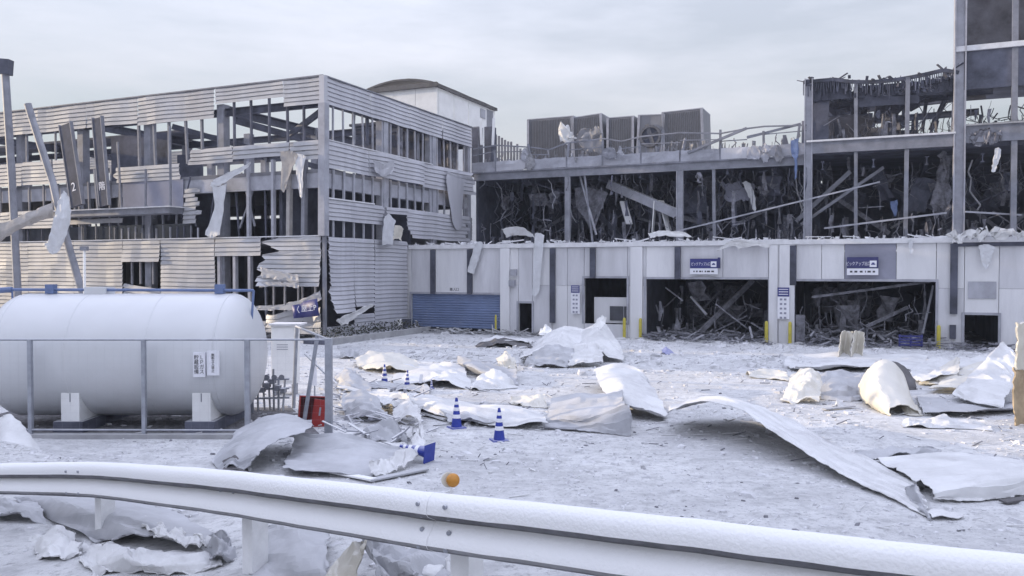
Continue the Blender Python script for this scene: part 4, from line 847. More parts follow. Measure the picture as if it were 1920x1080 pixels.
asheet('flying_sheet', 'dull tan sheet slung between the upright lamp post and the leaning pole', [[(-10, 425, Y_ + .5), (35, 405, Y_ + .3), (72, 388, Y_ + .4), (100, 378, Y_ + .5)], [(-10, 442, Y_ + .4), (38, 420, Y_ + .1), (72, 402, Y_ + .2), (100, 396, Y_ + .4)], [(-10, 460, Y_ + .5), (35, 432, Y_ + .3), (70, 418, Y_ + .4), (98, 408, Y_ + .5)]], 'cloth_tan', 82)
p0 = gnd(160, 700); p0.z = 0
e, o = pole('thin_white_pole', 'thin white pole with a small lamp head behind the tank', [p0, at(158, 470, p0.y)], .05, 'white', 'pole')
MB().box(-.12, .12, -.1, .1, 0, .16).build('lamp_head', 'steel', e).location = at(158, 470, p0.y) - o
for xt, yt, xb, yb, wpx, ch, lab in ((123, 234, 146, 386, 28, '2', 'tall black sign board with a white 2, leaning left of the other one'), (183, 222, 197, 386, 21, '階', 'narrower tall black sign board to the right of the one with the 2')):
    v = -1.6; a = B(xt, yt, v); b_ = B(xb, yb, v); d = (a - b_)
    e = empty('black_sign_board', b_, 0, (0, math.atan2((a - b_).dot(Vector((CA, -SA, 0))), d.z), -ANG)); T(e, lab, 'sign', 'black sign boards above the ledge')
    hgt = d.length; w = wpx * b_.y / F / 2
    MB().box(-w, w, -.1, .1, 0, hgt).build('panel', 'dark', e)
    for sx in (-1, 1): MB().box(sx * w - .03 + .03 * sx, sx * w + .03 + .03 * sx, -.12, .12, 0, hgt + .1).build('edge_strip', 'steel', e)
    text_mesh('numeral', ch, 0.75 if ch == '2' else .55, 'sign_white', e, (0, -.108, 1.15), (R(90), 0, 0), .006)

# ------------------------------------------------------------------ storage tank with fence
TY = 20.6; tk = empty('storage_tank', (at(247, 668, TY).x, TY, 0)); T(tk, 'large white cylindrical gas storage tank on saddles inside the fence', 'tank')
HLEN = (at(493, 668, TY).x - at(2, 668, TY).x) / 2; TR = 1.5; TZ = 1.74; capd = .72
prof_ = [(TR * math.cos(a), -(HLEN - capd) - capd * math.sin(a)) for a in [R(90 - i * 90 / 9) for i in range(9)]] + [(TR, -(HLEN - capd)), (TR, -HLEN * .3), (TR, HLEN * .3), (TR, HLEN - capd)] + [(TR * math.cos(a), (HLEN - capd) + capd * math.sin(a)) for a in [R(i * 90 / 9) for i in range(1, 10)]]
prof_[0] = (.02, -HLEN); prof_[-1] = (.02, HLEN)
sh_ = MB().lathe(prof_, 48).build('shell', 'tank', tk, smooth=True); sh_.rotation_euler = (0, R(90), 0); sh_.location = (0, 0, TZ)
for x in (-HLEN + capd, -.9, .95, HLEN - capd):
    b_ = MB().lathe([(TR + .006, -.02), (TR + .006, .02)], 48).build('weld_seam', 'tank', sh_); b_.location = (0, 0, x)
def tx(px, py, Y): return at(px, py, Y).x - tk.location.x
for x0, x1, yt in ((118, 152, 718), (363, 397, 715)):
    a, c_ = tx(x0, 760, 19.4), tx(x1, 760, 19.4); z1 = at(x0, yt, 19.3).z
    s_ = MB().box(a, c_, -1.28, 1.28, .3, z1).build('saddle', 'white', tk); MB().box(a - .15, c_ + .12, -1.36, 1.4, 0.0, .3).build('footing', 'soot', s_)
    MB().box((a + c_) / 2 - .012, (a + c_) / 2 + .012, -1.288, -1.281, .75, .95).build('crack', 'steel', s_)
# blue pipe over the tank with two valves
x0, x1 = tx(26, 545, 20.6), tx(478, 548, 20.6); zt_ = TZ + TR + .1
pipe = MB().tube((x0, -.1, zt_), (x1, -.1, zt_ - .02), .035, n=8).build('spray_pipe', 'blue_pipe', tk)
MB().tube((x0 + .12, -.25, zt_ - .8), (x0 + .02, -.1, zt_), .025, n=8).build('pipe_drop', 'blue_pipe', pipe); MB().tube((x1, -.3, zt_ - .85), (x1, -.1, zt_ - .02), .03, n=8).build('pipe_drop', 'blue_pipe', pipe)
for px in (100, 415): MB().box(tx(px, 545, 20.6) - .1, tx(px, 545, 20.6) + .1, -.2, .0, zt_ - .1, zt_ + .13).build('valve', 'blue_pipe', pipe)
MB().tube((x0 - .3, -.1, zt_ - .02), (x0 + .02, -.1, zt_), .07, n=8).build('valve', 'blue_pipe', pipe)
MB().box(tx(165, 540, 20.6), tx(205, 540, 20.6), -.2, .3, TZ + TR - .05, TZ + TR + .16).build('manhole_cover', 'tank', tk)
for nm, cx_, w_, y0, y1, cols in (('LP', 375, .27, 660, 706, ['ＬＰガス', '貯蔵設備']), ('no', 401, .27, 657, 703, ['無断立入禁止'])):
    zc = at(cx_, (y0 + y1) / 2, 19.15).z; hh = (y1 - y0) / 2 * 19.1 / F; ww = w_ / 2
    yf = -math.sqrt(max(.1, TR ** 2 - (abs(zc - TZ)) ** 2)) - .05
    pl = MB().box(tx(cx_, 680, 19.1) - ww, tx(cx_, 680, 19.1) + ww, yf - .012, yf + .06, zc - hh, zc + hh).build('placard', 'sign_white', tk)
    for q, tcol in enumerate(cols):
        xx = tx(cx_, 680, 19.1) + (ww * .45 - q * ww * .9 if len(cols) > 1 else 0)
        text_mesh('lettering', '\n'.join(tcol), 2 * hh / len(tcol) * .82, 'ink', pl, (xx, yf - .016, zc), (R(90), 0, 0), .002, spacing=.95)
struct(MB().hexa([(-13.5, 18.95, -.02), (-4.35, 18.95, -.02), (-6.1, 22.9, -.02), (-13.5, 22.9, -.02), (-13.5, 18.95, .035), (-4.35, 18.95, .035), (-6.1, 22.9, .035), (-13.5, 22.9, .035)]).build('gravel_bed', 'gravel'))
# fence
FY = 18.85; fz = at(270, 637, FY).z
fn = empty('tank_fence', (at(617, 820, FY).x, FY, 0)); T(fn, 'low grey steel fence round the white tank, its right side pushed over', 'fence')
ox = fn.location.x
fx = lambda px: at(px, 720, FY).x - ox
for px, w in ((-95, .08), (57, .085), (270, .085), (464, .11)): MB().box(fx(px) - w / 2, fx(px) + w / 2, -.05, .05, 0, fz).build('post', 'galv', fn)
MB().box(-.075, .075, -.07, .07, 0, fz + .03).build('corner_post', 'galv', fn)
MB().tube((fx(-95), 0, fz), (0, 0, fz), .024, n=8).build('top_rail', 'galv', fn)
MB().box(fx(-95), fx(485), -.12, .1, -.05, .1).build('kerb', 'concrete', fn)
MB().tube((fx(-95), -.02, .2), (fx(480), -.02, .18), .022, n=8).build('bottom_rail', 'galv', fn)
q1 = at(555, 612, 22.8) - fn.location
MB().tube((0, 0, fz), q1, .03, n=8).build('top_rail', 'galv', fn); MB().tube((0, 0, fz - .85), (q1.x * .7, q1.y * .7, fz - .6), .02, n=8).build('mid_rail', 'galv', fn)
for s, dx in ((.3, .25), (.97, 0)): MB().tube((q1.x * s - dx - .1, q1.y * s, .05), (q1.x * s, q1.y * s, fz + (q1.z - fz) * s), .05, n=8).build('post', 'galv', fn)
MB().tube((-.1, .1, .1), (-.02, .08, fz - .2), .035, n=8).build('brace', 'galv', fn)
wm = MB()                                       # chain-link fabric
for i in range(44):
    x = fx(-95) + (0 - fx(-95)) * i / 44; wm.tube((x, .015, .2), (x, .015, fz), 0.0009, n=3, cap=False)
for i in range(12): z = .25 + (fz - .3) * i / 12; wm.tube((fx(-95), .012, z), (0, .012, z), .0007, n=3, cap=False)
wm.build('wire_mesh', 'galv', fn)
# cabinet, valves and red hydrant box
cb = empty('meter_cabinet', (gnd(531, 742).x, gnd(531, 742).y, 0)); T(cb, 'white metal meter cabinet with printed lines standing behind the fence', 'cabinet')
Yc = cb.location.y; w = 44 * Yc / F / 2; h = at(531, 610, Yc).z
MB().box(-w, w, 0, .6, .35, h).build('body', 'white', cb); MB().box(-w + .04, w - .04, -.03, -.003, .45, h - .08).build('door', 'white', cb)
for q in range(3): MB().box(-w * .5, w * .45, -.036, -.031, h * .72 - q * .07, h * .72 - q * .07 + .025).build('text_line', 'steel_pale', cb)
for sx in (-1, 1): MB().box(sx * w * .8 - .04, sx * w * .8 + .04, .05, .5, 0, .35).build('leg', 'galv', cb)
MB().box(-w - .05, w + .2, -.1, .75, h, h + .05).build('roof', 'coping', cb)
va = empty('valve_manifold', (gnd(500, 772).x, gnd(500, 772).y, 0)); T(va, 'cluster of grey pipes and valves between the tank end and the cabinet', 'pipework')
for k in range(7):
    x = -.38 + k * .14; z = .5 + .5 * rnd.random(); MB().tube((x, rnd.uniform(-.1, .2), 0), (x, rnd.uniform(-.1, .2), z + .2), .03, n=8).build('riser', 'galv', va)
    MB().box(x - .06, x + .06, -.14, .1, z * .8, z * .8 + .13).build('valve', 'steel', va)
for z in (.35, .6, .85): MB().tube((-.5, .02, z), (.6, .05, z + .03), .03, n=8).build('header_pipe', 'galv', va)
for k in range(5): MB().tube((-.35 + .2 * k, -.12, .95), (-.35 + .2 * k, -.16, .95), .075, n=12).build('hand_wheel', 'steel', va)
for sx in (-.62, -.25): MB().box(sx - .02, sx + .02, -.4, -.36, 0, .5).build('frame_bar', 'galv', va)
MB().box(-.62, -.25, -.4, -.36, .5, .54).build('frame_bar', 'galv', va)
sn = empty('valve_notice', (gnd(596, 745).x - .1, gnd(596, 745).y, 0)); T(sn, 'narrow white notice strip standing behind the side fence', 'notice'); MB().box(-.07, .07, -.01, .01, .35, 1.1).build('plate', 'sign_white', sn); MB().box(-.02, .02, .011, .04, 0, .9).build('stake', 'galv', sn)
rb = empty('hydrant_box', gnd(583, 800), 0, (R(-6), R(5), R(18))); T(rb, 'open red hydrant box leaning beside the fence corner post', 'hydrant box')
w, h, d_ = .31, .74, .3
MB().box(-w, w, d_ - .02, d_, 0, h).build('back_panel', 'red_shaded', rb); MB().box(-w, -w + .025, 0, d_ - .021, 0, h).build('side_panel', 'red', rb); MB().box(w - .025, w, 0, d_ - .021, 0, h).build('side_panel', 'red', rb)
MB().box(-w + .026, w - .026, 0, d_ - .021, h - .025, h).build('top_panel', 'red', rb); MB().box(-w + .026, w - .026, 0, d_ - .021, 0, .025).build('bottom_panel', 'red', rb)
dr = MB().box(0, .33, -.02, 0, .0, h - .05).build('door', 'red', rb); dr.location = (w - .32, -.03, 0); dr.rotation_euler = (R(8), R(4), R(-8))
MB().box(.15, .19, -.035, -.022, .3, .5).build('handle', 'galv', dr)

# ------------------------------------------------------------------ crash barrier in the foreground
gr = empty('crash_barrier', RAIL[3] - Vector((0, 0, .8))); T(gr, 'white dusty steel crash barrier curving across the foreground', 'crash barrier'); go = gr.location.copy()
curve = cat_rom(RAIL, 150)
for q in range(150): curve[q] += Vector((0, .008 * nzv((q * .09, 2, 0)), .006 * nzv((q * .07, 5, 0))))
WP = [(-.005, -.012), (.018, 0.0), (.05, -.012), (.075, -.038), (.085, -.072), (.085, -.112), (.072, -.128), (.008, -.160), (0, -.170), (.01, -.182), (.05, -.225), (.08, -.265), (.086, -.298), (.078, -.316), (.02, -.345), (0, -.352)]
def frame(i):
    t_ = (curve[min(len(curve) - 1, i + 1)] - curve[max(0, i - 1)]); t_.z = 0; t_.normalize(); return Vector((t_.y, -t_.x, 0))    # towards the road
cut = [0, 44, 92, len(curve) - 1]
for a, b in zip(cut[:-1], cut[1:]):
    rows = []
    for o_, z_ in WP: rows.append([curve[i] + frame(i) * (o_ + (.006 if a == 44 else 0)) + Vector((0, 0, z_ + .004 * nzv((i * .3, o_ * 9, 3)))) - go for i in range(a, min(b + 2, len(curve)))])
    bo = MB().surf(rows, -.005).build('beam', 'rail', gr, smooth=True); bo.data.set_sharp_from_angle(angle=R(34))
def nearest(px):
    best = min(range(len(curve)), key=lambda i: abs((curve[i].x / max(.1, curve[i].y)) * F + 960 - px)); return best
for px in (-60, 170, 445, 850, 1310, 1800):
    i = nearest(px); p = curve[i] - frame(i) * .11 - go; n_ = frame(i); t_ = Vector((-n_.y, n_.x, 0))
    zg_ = ground_z(curve[i].x, curve[i].y) - go.z - .3
    MB().bar((p.x, p.y, zg_), (p.x, p.y, p.z - .06), .14, .14, t_).build('post', 'rail_post', gr)
    MB().bar(Vector((p.x, p.y, p.z - .17)) + n_ * .03, Vector((p.x, p.y, p.z - .17)) + n_ * .052, .12, .22).build('bracket', 'rail_post', gr)
def bolt(px, z_, o_):
    i = nearest(px); p = curve[i] + frame(i) * o_ + Vector((0, 0, z_)) - go; n_ = frame(i)
    MB().tube(p, p + n_ * .016, .016, .013, 8).build('bolt', 'galv', gr)
for px in (798, 848):
    for z_, o_ in ((-.055, .085), (-.13, .052), (-.215, .05), (-.31, .078)): bolt(px, z_, o_)
for px in (412, 442): bolt(px, -.16, .01)
for px in (1435, 1455, 1535, 1548): bolt(px, -.235, .07)
for px in (135, 158): bolt(px, -.08, .085); bolt(px, -.3, .08)
i = nearest(838); dp = curve[i] - frame(i) * .05
dl = empty('delineator', dp); T(dl, 'round orange reflector mounted on top of the crash barrier', 'reflector')
MB().bar((0, 0, -.05), (0, 0, .055), .03, .012).build('stem', 'rail_post', dl)
dd = MB().lathe([(.001, -.022), (.034, -.02), (.041, -.008), (.041, .008), (.034, .02), (.001, .026)], 24).build('lens', 'orange', dl, smooth=True); dd.location = (.01, 0, .068); dd.rotation_euler = (R(80), 0, R(25))
ba = MB().lathe([(.040, -.03), (.046, -.028), (.046, -.02), (.040, -.018)], 24).build('housing', 'sheet_cream', dl, smooth=False); ba.location = (-.008, .01, .068); ba.rotation_euler = (R(80), 0, R(25))

# ------------------------------------------------------------------ traffic cones
def cone(label, loc, rot=(0, 0, .3), h=.72):
    e = empty('traffic_cone', loc, 0, rot); T(e, label, 'traffic cone', 'blue and white traffic cones')
    s = h / .72
    MB().hexa([(-.19 * s, -.19 * s, 0), (.19 * s, -.19 * s, 0), (.19 * s, .19 * s, 0), (-.19 * s, .19 * s, 0), (-.175 * s, -.175 * s, .03), (.175 * s, -.175 * s, .03), (.175 * s, .175 * s, .03), (-.175 * s, .175 * s, .03)]).build('base', 'blue', e)
    rad = lambda z: (.135 - .105 * z / .72) * s
    zs = [.03, .24, .33, .42, .50, .57, .64]
    for k, (a, b) in enumerate(zip(zs[:-1], zs[1:])): MB().lathe([(rad(a) + (.003 if k % 2 else 0), a * s), (rad(b) + (.003 if k % 2 else 0), b * s)], 20).build('white_band' if k % 2 else 'body', 'sign_white' if k % 2 else 'blue', e, smooth=False)
    MB().lathe([(rad(.64), .64 * s), (rad(.69), .69 * s), (.03 * s, .705 * s), (.032 * s, .73 * s), (.01 * s, .74 * s)], 16).build('tip', 'blue', e)
    return e
cone('nearest upright blue and white cone, standing on the open dusty lot', gnd(936, 826))
cone('upright blue and white cone beside a thin stick, left of the nearest cone', gnd(856, 802), (0, 0, .5))
cone('small far cone standing before the sunlit cream sheet', gnd(721, 722), (0, 0, .1), .68)
cone('far cone mostly hidden, right of the one before the cream sheet', gnd(763, 727), (0, R(3), .9), .56)
cone('farthest right of the far cones, only its low stub showing', gnd(809, 729), (R(4), 0, .2), .3)
fc = cone('blue cone knocked over on its side by the bent tray-like sheet', gnd(806, 868), (R(14), R(-86), R(28)), .70); fc.location.z = .2; fc.rotation_euler = Vector((-.88, .46, .10)).to_track_quat('Z', 'Y').to_euler()

# ------------------------------------------------------------------ torn sheets lying on the lot
sheet('roof_sheet', [[(1268, 763, 794), (1340, 753, 788), (1400, 757, 788), (1480, 784, 802), (1560, 828, 840), (1640, 862, 870), (1720, 905, 912)],
      [(1258, 762, 806), (1325, 746, 804), (1392, 757, 812), (1466, 794, 830), (1560, 852, 866), (1650, 893, 902), (1735, 938, 943)],
      [(1250, 776, 818), (1312, 752, 822), (1384, 768, 838), (1452, 812, 862), (1560, 874, 900), (1660, 927, 936), (1746, 972, 975)]], 'sheet',
      'long pale roof sheet arched up at its left end in the right foreground', amp=0.028, nu=60, nv=24, seed=1, rib=7)
sheet('roof_sheet', [[(1640, 862, 866), (1760, 850, 856), (1860, 858, 864), (1940, 868, 876)], [(1680, 885, 896), (1780, 872, 892), (1860, 872, 890), (1940, 876, 892)], [(1742, 915, 936), (1800, 905, 935), (1870, 895, 930), (1940, 880, 922)], [(1752, 940, 943), (1810, 940, 943), (1880, 934, 938), (1940, 925, 930)]], 'sheet',
      'pale sheet with a raised folded edge at the right foreground, beside the long roof sheet', amp=0.02, nu=40, nv=22, seed=2, rib=8)
sheet('bent_flap', [[(1702, 915, 930), (1715, 940, 950), (1735, 965, 970)], [(1722, 912, 945), (1735, 945, 960), (1748, 978, 980)]], 'sheet_grey', 'narrow folded metal flap at the tip of the long roof sheet', amp=.04, nu=14, nv=8, seed=3)
sheet('flat_strip', [[(1600, 846), (1680, 840), (1760, 842)], [(1610, 860), (1690, 858), (1760, 852)]], 'sheet_grey', 'grey strip lying flat behind the middle of the long roof sheet', amp=.05, nu=18, nv=8, seed=4)
sheet('flat_strip', [[(1740, 962), (1770, 958), (1805, 966)], [(1750, 972), (1780, 972), (1812, 970)]], 'sheet', 'small flat scrap beside the tip of the long roof sheet', amp=.03, nu=12, nv=6, seed=5)
sheet('folded_sheet', [[(1035, 748, 765), (1090, 738, 760), (1130, 735, 760), (1165, 732, 762)], [(1028, 775, 790), (1085, 770, 800), (1135, 762, 800), (1172, 756, 805)], [(1020, 796, 801), (1085, 798, 806), (1140, 785, 812), (1180, 768, 816)], [(1015, 802), (1085, 808), (1145, 813), (1184, 817)]], 'sheet_grey',
      'grey folded sheet with a raised right shoulder in the middle of the lot', amp=0.03, nu=34, nv=20, seed=6, rib=7)
sheet('tilted_sheet', [[(1112, 690, 722), (1150, 682, 720), (1190, 690, 724), (1215, 712, 736)], [(1125, 725, 752), (1165, 722, 758), (1205, 735, 760), (1240, 752, 766)], [(1150, 755, 775), (1180, 762, 785), (1215, 775, 790), (1250, 788, 793)]], 'sheet', 'pale sheet tilted up behind the grey folded sheet', amp=0.03, nu=26, nv=18, seed=7, rib=6)
sheet('long_sheet', [[(640, 722), (720, 735), (800, 745), (900, 760), (1010, 770)], [(635, 735, 742), (720, 742, 762), (810, 752, 778), (900, 768, 790), (1020, 782, 796)], [(640, 742, 750), (720, 756, 768), (810, 772, 786), (910, 790, 801), (1030, 800, 808)]], 'sheet', 'long low pale sheet stretching from the fence to the grey folded sheet', amp=0.04, nu=44, nv=16, seed=8, rib=6)
sheet('long_sheet', [[(610, 716, 724), (660, 712, 726), (740, 718, 728), (800, 722, 732)], [(612, 724), (670, 728), (745, 732), (806, 738)]], 'sheet_grey', 'grey sheet edge lying behind the far cones', amp=.03, nu=24, nv=8, seed=9)
sheet('sunlit_sheet', [[(664, 668, 682), (700, 660, 680), (740, 662, 682), (775, 672, 684)], [(668, 682, 690), (700, 676, 692), (738, 680, 694), (790, 690, 697)], [(690, 690, 697), (715, 690, 700), (745, 694, 702), (800, 702)]], 'sheet_cream', 'cream sheet catching warm sun behind the far cones', amp=0.05, nu=26, nv=14, seed=10, hard=True)
sheet('grey_sheet', [[(632, 650, 668), (655, 648, 668), (675, 652, 668)], [(638, 668, 672), (655, 672), (672, 670)]], 'sheet_grey', 'small grey sheet on edge just right of the fence corner, far side', amp=.05, nu=14, nv=8, seed=11)
sheet('long_sheet', [[(742, 690), (790, 682, 690), (830, 680, 692), (870, 690, 700)], [(735, 712, 716), (790, 700, 715), (835, 698, 718), (880, 712, 722)], [(740, 718, 724), (795, 714, 726), (845, 718, 730), (890, 730)]], 'sheet', 'pale sheet with a raised hump between the far cones and the crumpled heap', amp=0.05, nu=30, nv=14, seed=12, hard=True)
sheet('grey_sheet', [[(856, 668, 690), (880, 672, 695), (915, 684, 700), (968, 692, 706)], [(862, 685, 696), (890, 690, 708), (930, 700, 714), (970, 708, 718)], [(880, 698), (905, 708), (940, 718), (972, 721)]], 'sheet_grey', 'tilted dark grey sheet left of the crumpled heap', amp=0.025, nu=24, nv=12, seed=13)
sheet('crumpled_scrap', [[(875, 722), (900, 700, 716), (925, 694, 716), (950, 700, 720)], [(878, 728), (905, 712, 724), (930, 712, 726), (966, 722)], [(885, 733), (910, 730), (940, 730), (970, 726)]], 'sheet', 'crumpled white scrap in front of the tilted dark grey sheet', amp=0.06, nu=20, nv=12, seed=14, hard=True)
sheet('crumpled_scrap', [[(930, 672, 684), (945, 660, 684), (955, 664, 686)], [(935, 685, 694), (952, 676, 695), (968, 682, 696)], [(945, 700), (958, 700), (972, 700)]], 'sheet_cream', 'crumpled cream scrap touching the left end of the crumpled heap', amp=0.06, nu=16, nv=12, seed=15, hard=True)
sheet('crumpled_heap', [[(1000, 652, 662), (1022, 634, 660), (1060, 612, 656), (1096, 618, 656), (1128, 596, 656), (1146, 622, 658), (1160, 645, 662)], [(984, 664, 672), (1016, 650, 670), (1050, 626, 668), (1086, 642, 668), (1120, 622, 668), (1146, 640, 670), (1168, 660, 674)],
      [(972, 676, 684), (1002, 660, 682), (1040, 650, 680), (1078, 660, 680), (1112, 652, 678), (1142, 668, 680), (1172, 672, 680)]], 'sheet',
      'big folded heap of thin pale sheet before the loading block', amp=.055, nu=64, nv=28, seed=16, cs_=.9, hard=True, rib=11)
sheet('folded_flap', [[(1002, 656, 682), (1040, 648, 681), (1078, 658, 680)], [(992, 672, 686), (1035, 668, 687), (1072, 674, 687)], [(985, 684, 688), (1036, 681, 691), (1070, 686, 690)]], 'sheet_grey', 'grey flap folded down over the left front of the big heap', amp=.06, nu=24, nv=14, seed=116, hard=True, rib=6)
sheet('folded_flap', [[(1078, 652, 680), (1105, 640, 679), (1130, 646, 679)], [(1070, 672, 686), (1100, 664, 686), (1132, 668, 685)], [(1062, 684, 690), (1095, 680, 690), (1128, 682, 688)]], 'sheet', 'pale flap hanging over the right front of the big heap', amp=.06, nu=22, nv=14, seed=117, hard=True, rib=6)
sheet('torn_spike', [[(1110, 612, 664), (1122, 596, 664), (1130, 588, 664)], [(1120, 624, 665), (1132, 608, 665), (1138, 596, 665)]], 'white', 'pointed white shred sticking up at the right of the big heap', amp=.05, nu=12, nv=8, seed=118, hard=True)
sheet('white_shred', [[(1012, 618, 655), (1022, 608, 655), (1034, 616, 655)], [(1010, 632, 657), (1024, 630, 657), (1036, 628, 657)]], 'white', 'white shred sticking up on the left of the big crumpled heap', amp=0.05, nu=12, nv=8, seed=17, hard=True)
sheet('low_ridge_sheet', [[(892, 648), (925, 636, 646), (950, 634, 646), (990, 645)], [(895, 652), (925, 644, 652), (952, 643, 652), (1000, 652)]], 'sheet_dark', 'low dark bent sheet on the far lot before the small doorway', amp=.06, nu=20, nv=8, seed=18)
sheet('roof_sheet', [[(890, 648), (930, 630, 640), (975, 634, 640), (1000, 640)], [(895, 642, 646), (935, 638, 648), (975, 640, 648), (996, 648)]], 'sheet', 'pale sheet lying over the low dark bent sheet on the far lot', amp=.06, nu=18, nv=8, seed=19)
# right cluster
sheet('crumpled_sheet', [[(1482, 700, 735), (1505, 690, 735), (1522, 692, 735), (1540, 706, 738)], [(1474, 728, 745), (1500, 718, 748), (1520, 712, 748), (1540, 722, 750)], [(1462, 752), (1490, 757), (1512, 745, 757), (1538, 758)]], 'sheet_cream', 'sunlit white crumpled sheet standing up at the left of the right hand debris', amp=0.05, nu=26, nv=18, seed=20, hard=True)
sheet('grey_sheet', [[(1535, 700, 720), (1570, 695, 718), (1610, 698, 718), (1640, 705, 718)], [(1536, 730, 742), (1575, 728, 742), (1615, 728, 740), (1645, 730, 738)], [(1540, 748), (1580, 752), (1612, 750), (1650, 745)]], 'sheet_grey', 'low grey sheet between the crumpled white sheet and the curled drum', amp=.06, nu=22, nv=12, seed=21)
sheet('small_scrap', [[(1558, 758), (1570, 748, 760), (1582, 750, 760)], [(1560, 763), (1572, 762), (1588, 763)]], 'sheet', 'small pale scrap on the ground before the low grey sheet', amp=.07, nu=10, nv=8, seed=22)
# curled sheet: a barrel vault standing on its long edges, open to the right
def curl(name, label, rows, mo, mi, seed):
    o_ = sheet(name, rows, mo, label, amp=.03, nu=26, nv=22, seed=seed, th=.02); return o_
curl('curled_sheet', 'cream sheet curled into a drum, lit on its left and dark inside', [[(1690, 735, 742), (1672, 705, 735), (1662, 690, 735), (1650, 682, 738), (1630, 692, 742), (1614, 715, 748), (1612, 740, 752), (1622, 756, 757)], [(1712, 760), (1698, 730, 755), (1690, 700, 752), (1672, 684, 752), (1650, 692, 756), (1632, 722, 762), (1632, 752, 768), (1650, 772, 773)], [(1725, 778), (1722, 775, 779), (1716, 770, 779), (1700, 762, 779), (1685, 762, 779), (1672, 766, 780), (1668, 772, 780), (1672, 779)]], 'sheet_cream', 'sheet_dark', 23)
sheet('shade_sheet', [[(1650, 684, 728), (1672, 676, 724), (1698, 686, 724), (1716, 710, 728)], [(1662, 712, 730), (1685, 708, 730), (1705, 714, 730), (1718, 724, 731)], [(1676, 727, 731), (1694, 729, 731), (1710, 730), (1720, 729)]], 'sheet_dark', 'dark sheet added as the shade in the mouth of the curled drum', amp=.02, nu=16, nv=10, seed=24)  # dark sheet put in for the shade inside the drum
sheet('crumpled_scrap', [[(1692, 762, 772), (1706, 752, 772), (1720, 760, 774)], [(1694, 776), (1708, 779), (1730, 778)]], 'sheet_cream', 'small crumpled scrap at the right foot of the curled drum', amp=0.05, nu=12, nv=8, seed=25, hard=True)
sheet('layered_sheet', [[(1705, 690, 700), (1745, 672, 692), (1790, 668, 690), (1850, 664, 686)], [(1712, 706, 714), (1755, 692, 708), (1800, 686, 704), (1860, 676, 696)], [(1725, 716, 724), (1770, 708, 722), (1820, 700, 716), (1868, 690, 706)]], 'sheet', 'pale sheet lying in layers behind the curled drum', amp=0.05, nu=26, nv=14, seed=26, rib=5)
sheet('layered_sheet', [[(1762, 690, 706), (1790, 672, 704), (1800, 672, 706)], [(1742, 708, 716), (1775, 696, 716), (1798, 692, 716)], [(1720, 720), (1755, 724), (1790, 724)]], 'sheet_cream', 'narrow sunlit sheet ridged over the layered sheets', amp=0.03, nu=16, nv=12, seed=27)
sheet('layered_sheet', [[(1790, 690, 708), (1830, 682, 706), (1872, 672, 700)], [(1760, 720, 728), (1810, 712, 728), (1850, 700, 722)], [(1740, 728, 738), (1795, 726, 740), (1822, 722, 732)]], 'sheet_cream', 'sunlit cream sheet leaning right of the narrow ridged one', amp=0.03, nu=18, nv=12, seed=28, rib=5)
sheet('swept_sheet', [[(1880, 640, 720), (1900, 655, 724), (1915, 690, 740)], [(1850, 672, 730), (1880, 690, 740), (1905, 715, 752)], [(1815, 705, 742), (1850, 720, 755), (1890, 738, 762)], [(1785, 740, 752), (1820, 752, 766), (1880, 764, 770)]], 'sheet', 'blue grey sheet sweeping up to the right against the doorway', amp=0.03, nu=22, nv=20, seed=29, rib=7)
sheet('flat_sheet', [[(1720, 742), (1800, 748), (1925, 752)], [(1722, 762, 768), (1800, 764, 770), (1920, 760, 766)], [(1735, 774, 781), (1810, 772, 783), (1920, 764, 775)]], 'sheet_grey', 'flat grey sheet lying in front of the swept sheet', amp=0.025, nu=26, nv=10, seed=30, rib=4)
sheet('flat_sheet', [[(1478, 668), (1540, 662), (1640, 664), (1740, 668)], [(1470, 684, 688), (1545, 680, 686), (1640, 682, 688), (1735, 684)], [(1490, 691, 698), (1560, 688, 699), (1650, 690, 698), (1730, 698)]], 'sheet', 'wide flat pale sheet behind the curled drum', amp=0.04, nu=30, nv=12, seed=31, rib=5)
for px, lab in ((1590, 'left one of two upright cream boards catching the sun'), (1613, 'right one of two upright cream boards catching the sun')):
    sheet('upright_board', [[(px - 11, 622, 670), (px - 4, 620, 666), (px + 8, 622, 668)], [(px - 14, 645, 671), (px - 6, 645, 667), (px + 6, 646, 669)], [(px - 17, 670, 672), (px - 9, 668, 668), (px + 3, 669, 670)]], 'sheet_cream', lab, group='upright cream boards', amp=.02, nu=12, nv=10, seed=32 + px, th=.03)
Yr = gnd(1912, 800).y
asheet('torn_post_cover', 'ribbed cream cover with a tan lower part standing at the right edge', [[(1908, 606, Yr), (1925, 606, Yr + .2), (1950, 610, Yr + .1)], [(1906, 690, Yr), (1925, 690, Yr + .2), (1950, 690, Yr + .1)]], 'sheet_cream', 41, .02, nu=10, nv=12, th=.05)
asheet('tan_board', 'tan board below the ribbed cream cover at the right edge', [[(1903, 692, Yr), (1925, 692, Yr + .2), (1950, 692, Yr)], [(1901, 738, Yr), (1922, 740, Yr + .2), (1950, 740, Yr)], [(1904, 795, Yr + .1), (1922, 798, Yr + .2), (1950, 800, Yr)]], 'wood', 42, .03, nu=10, nv=12, th=.04)
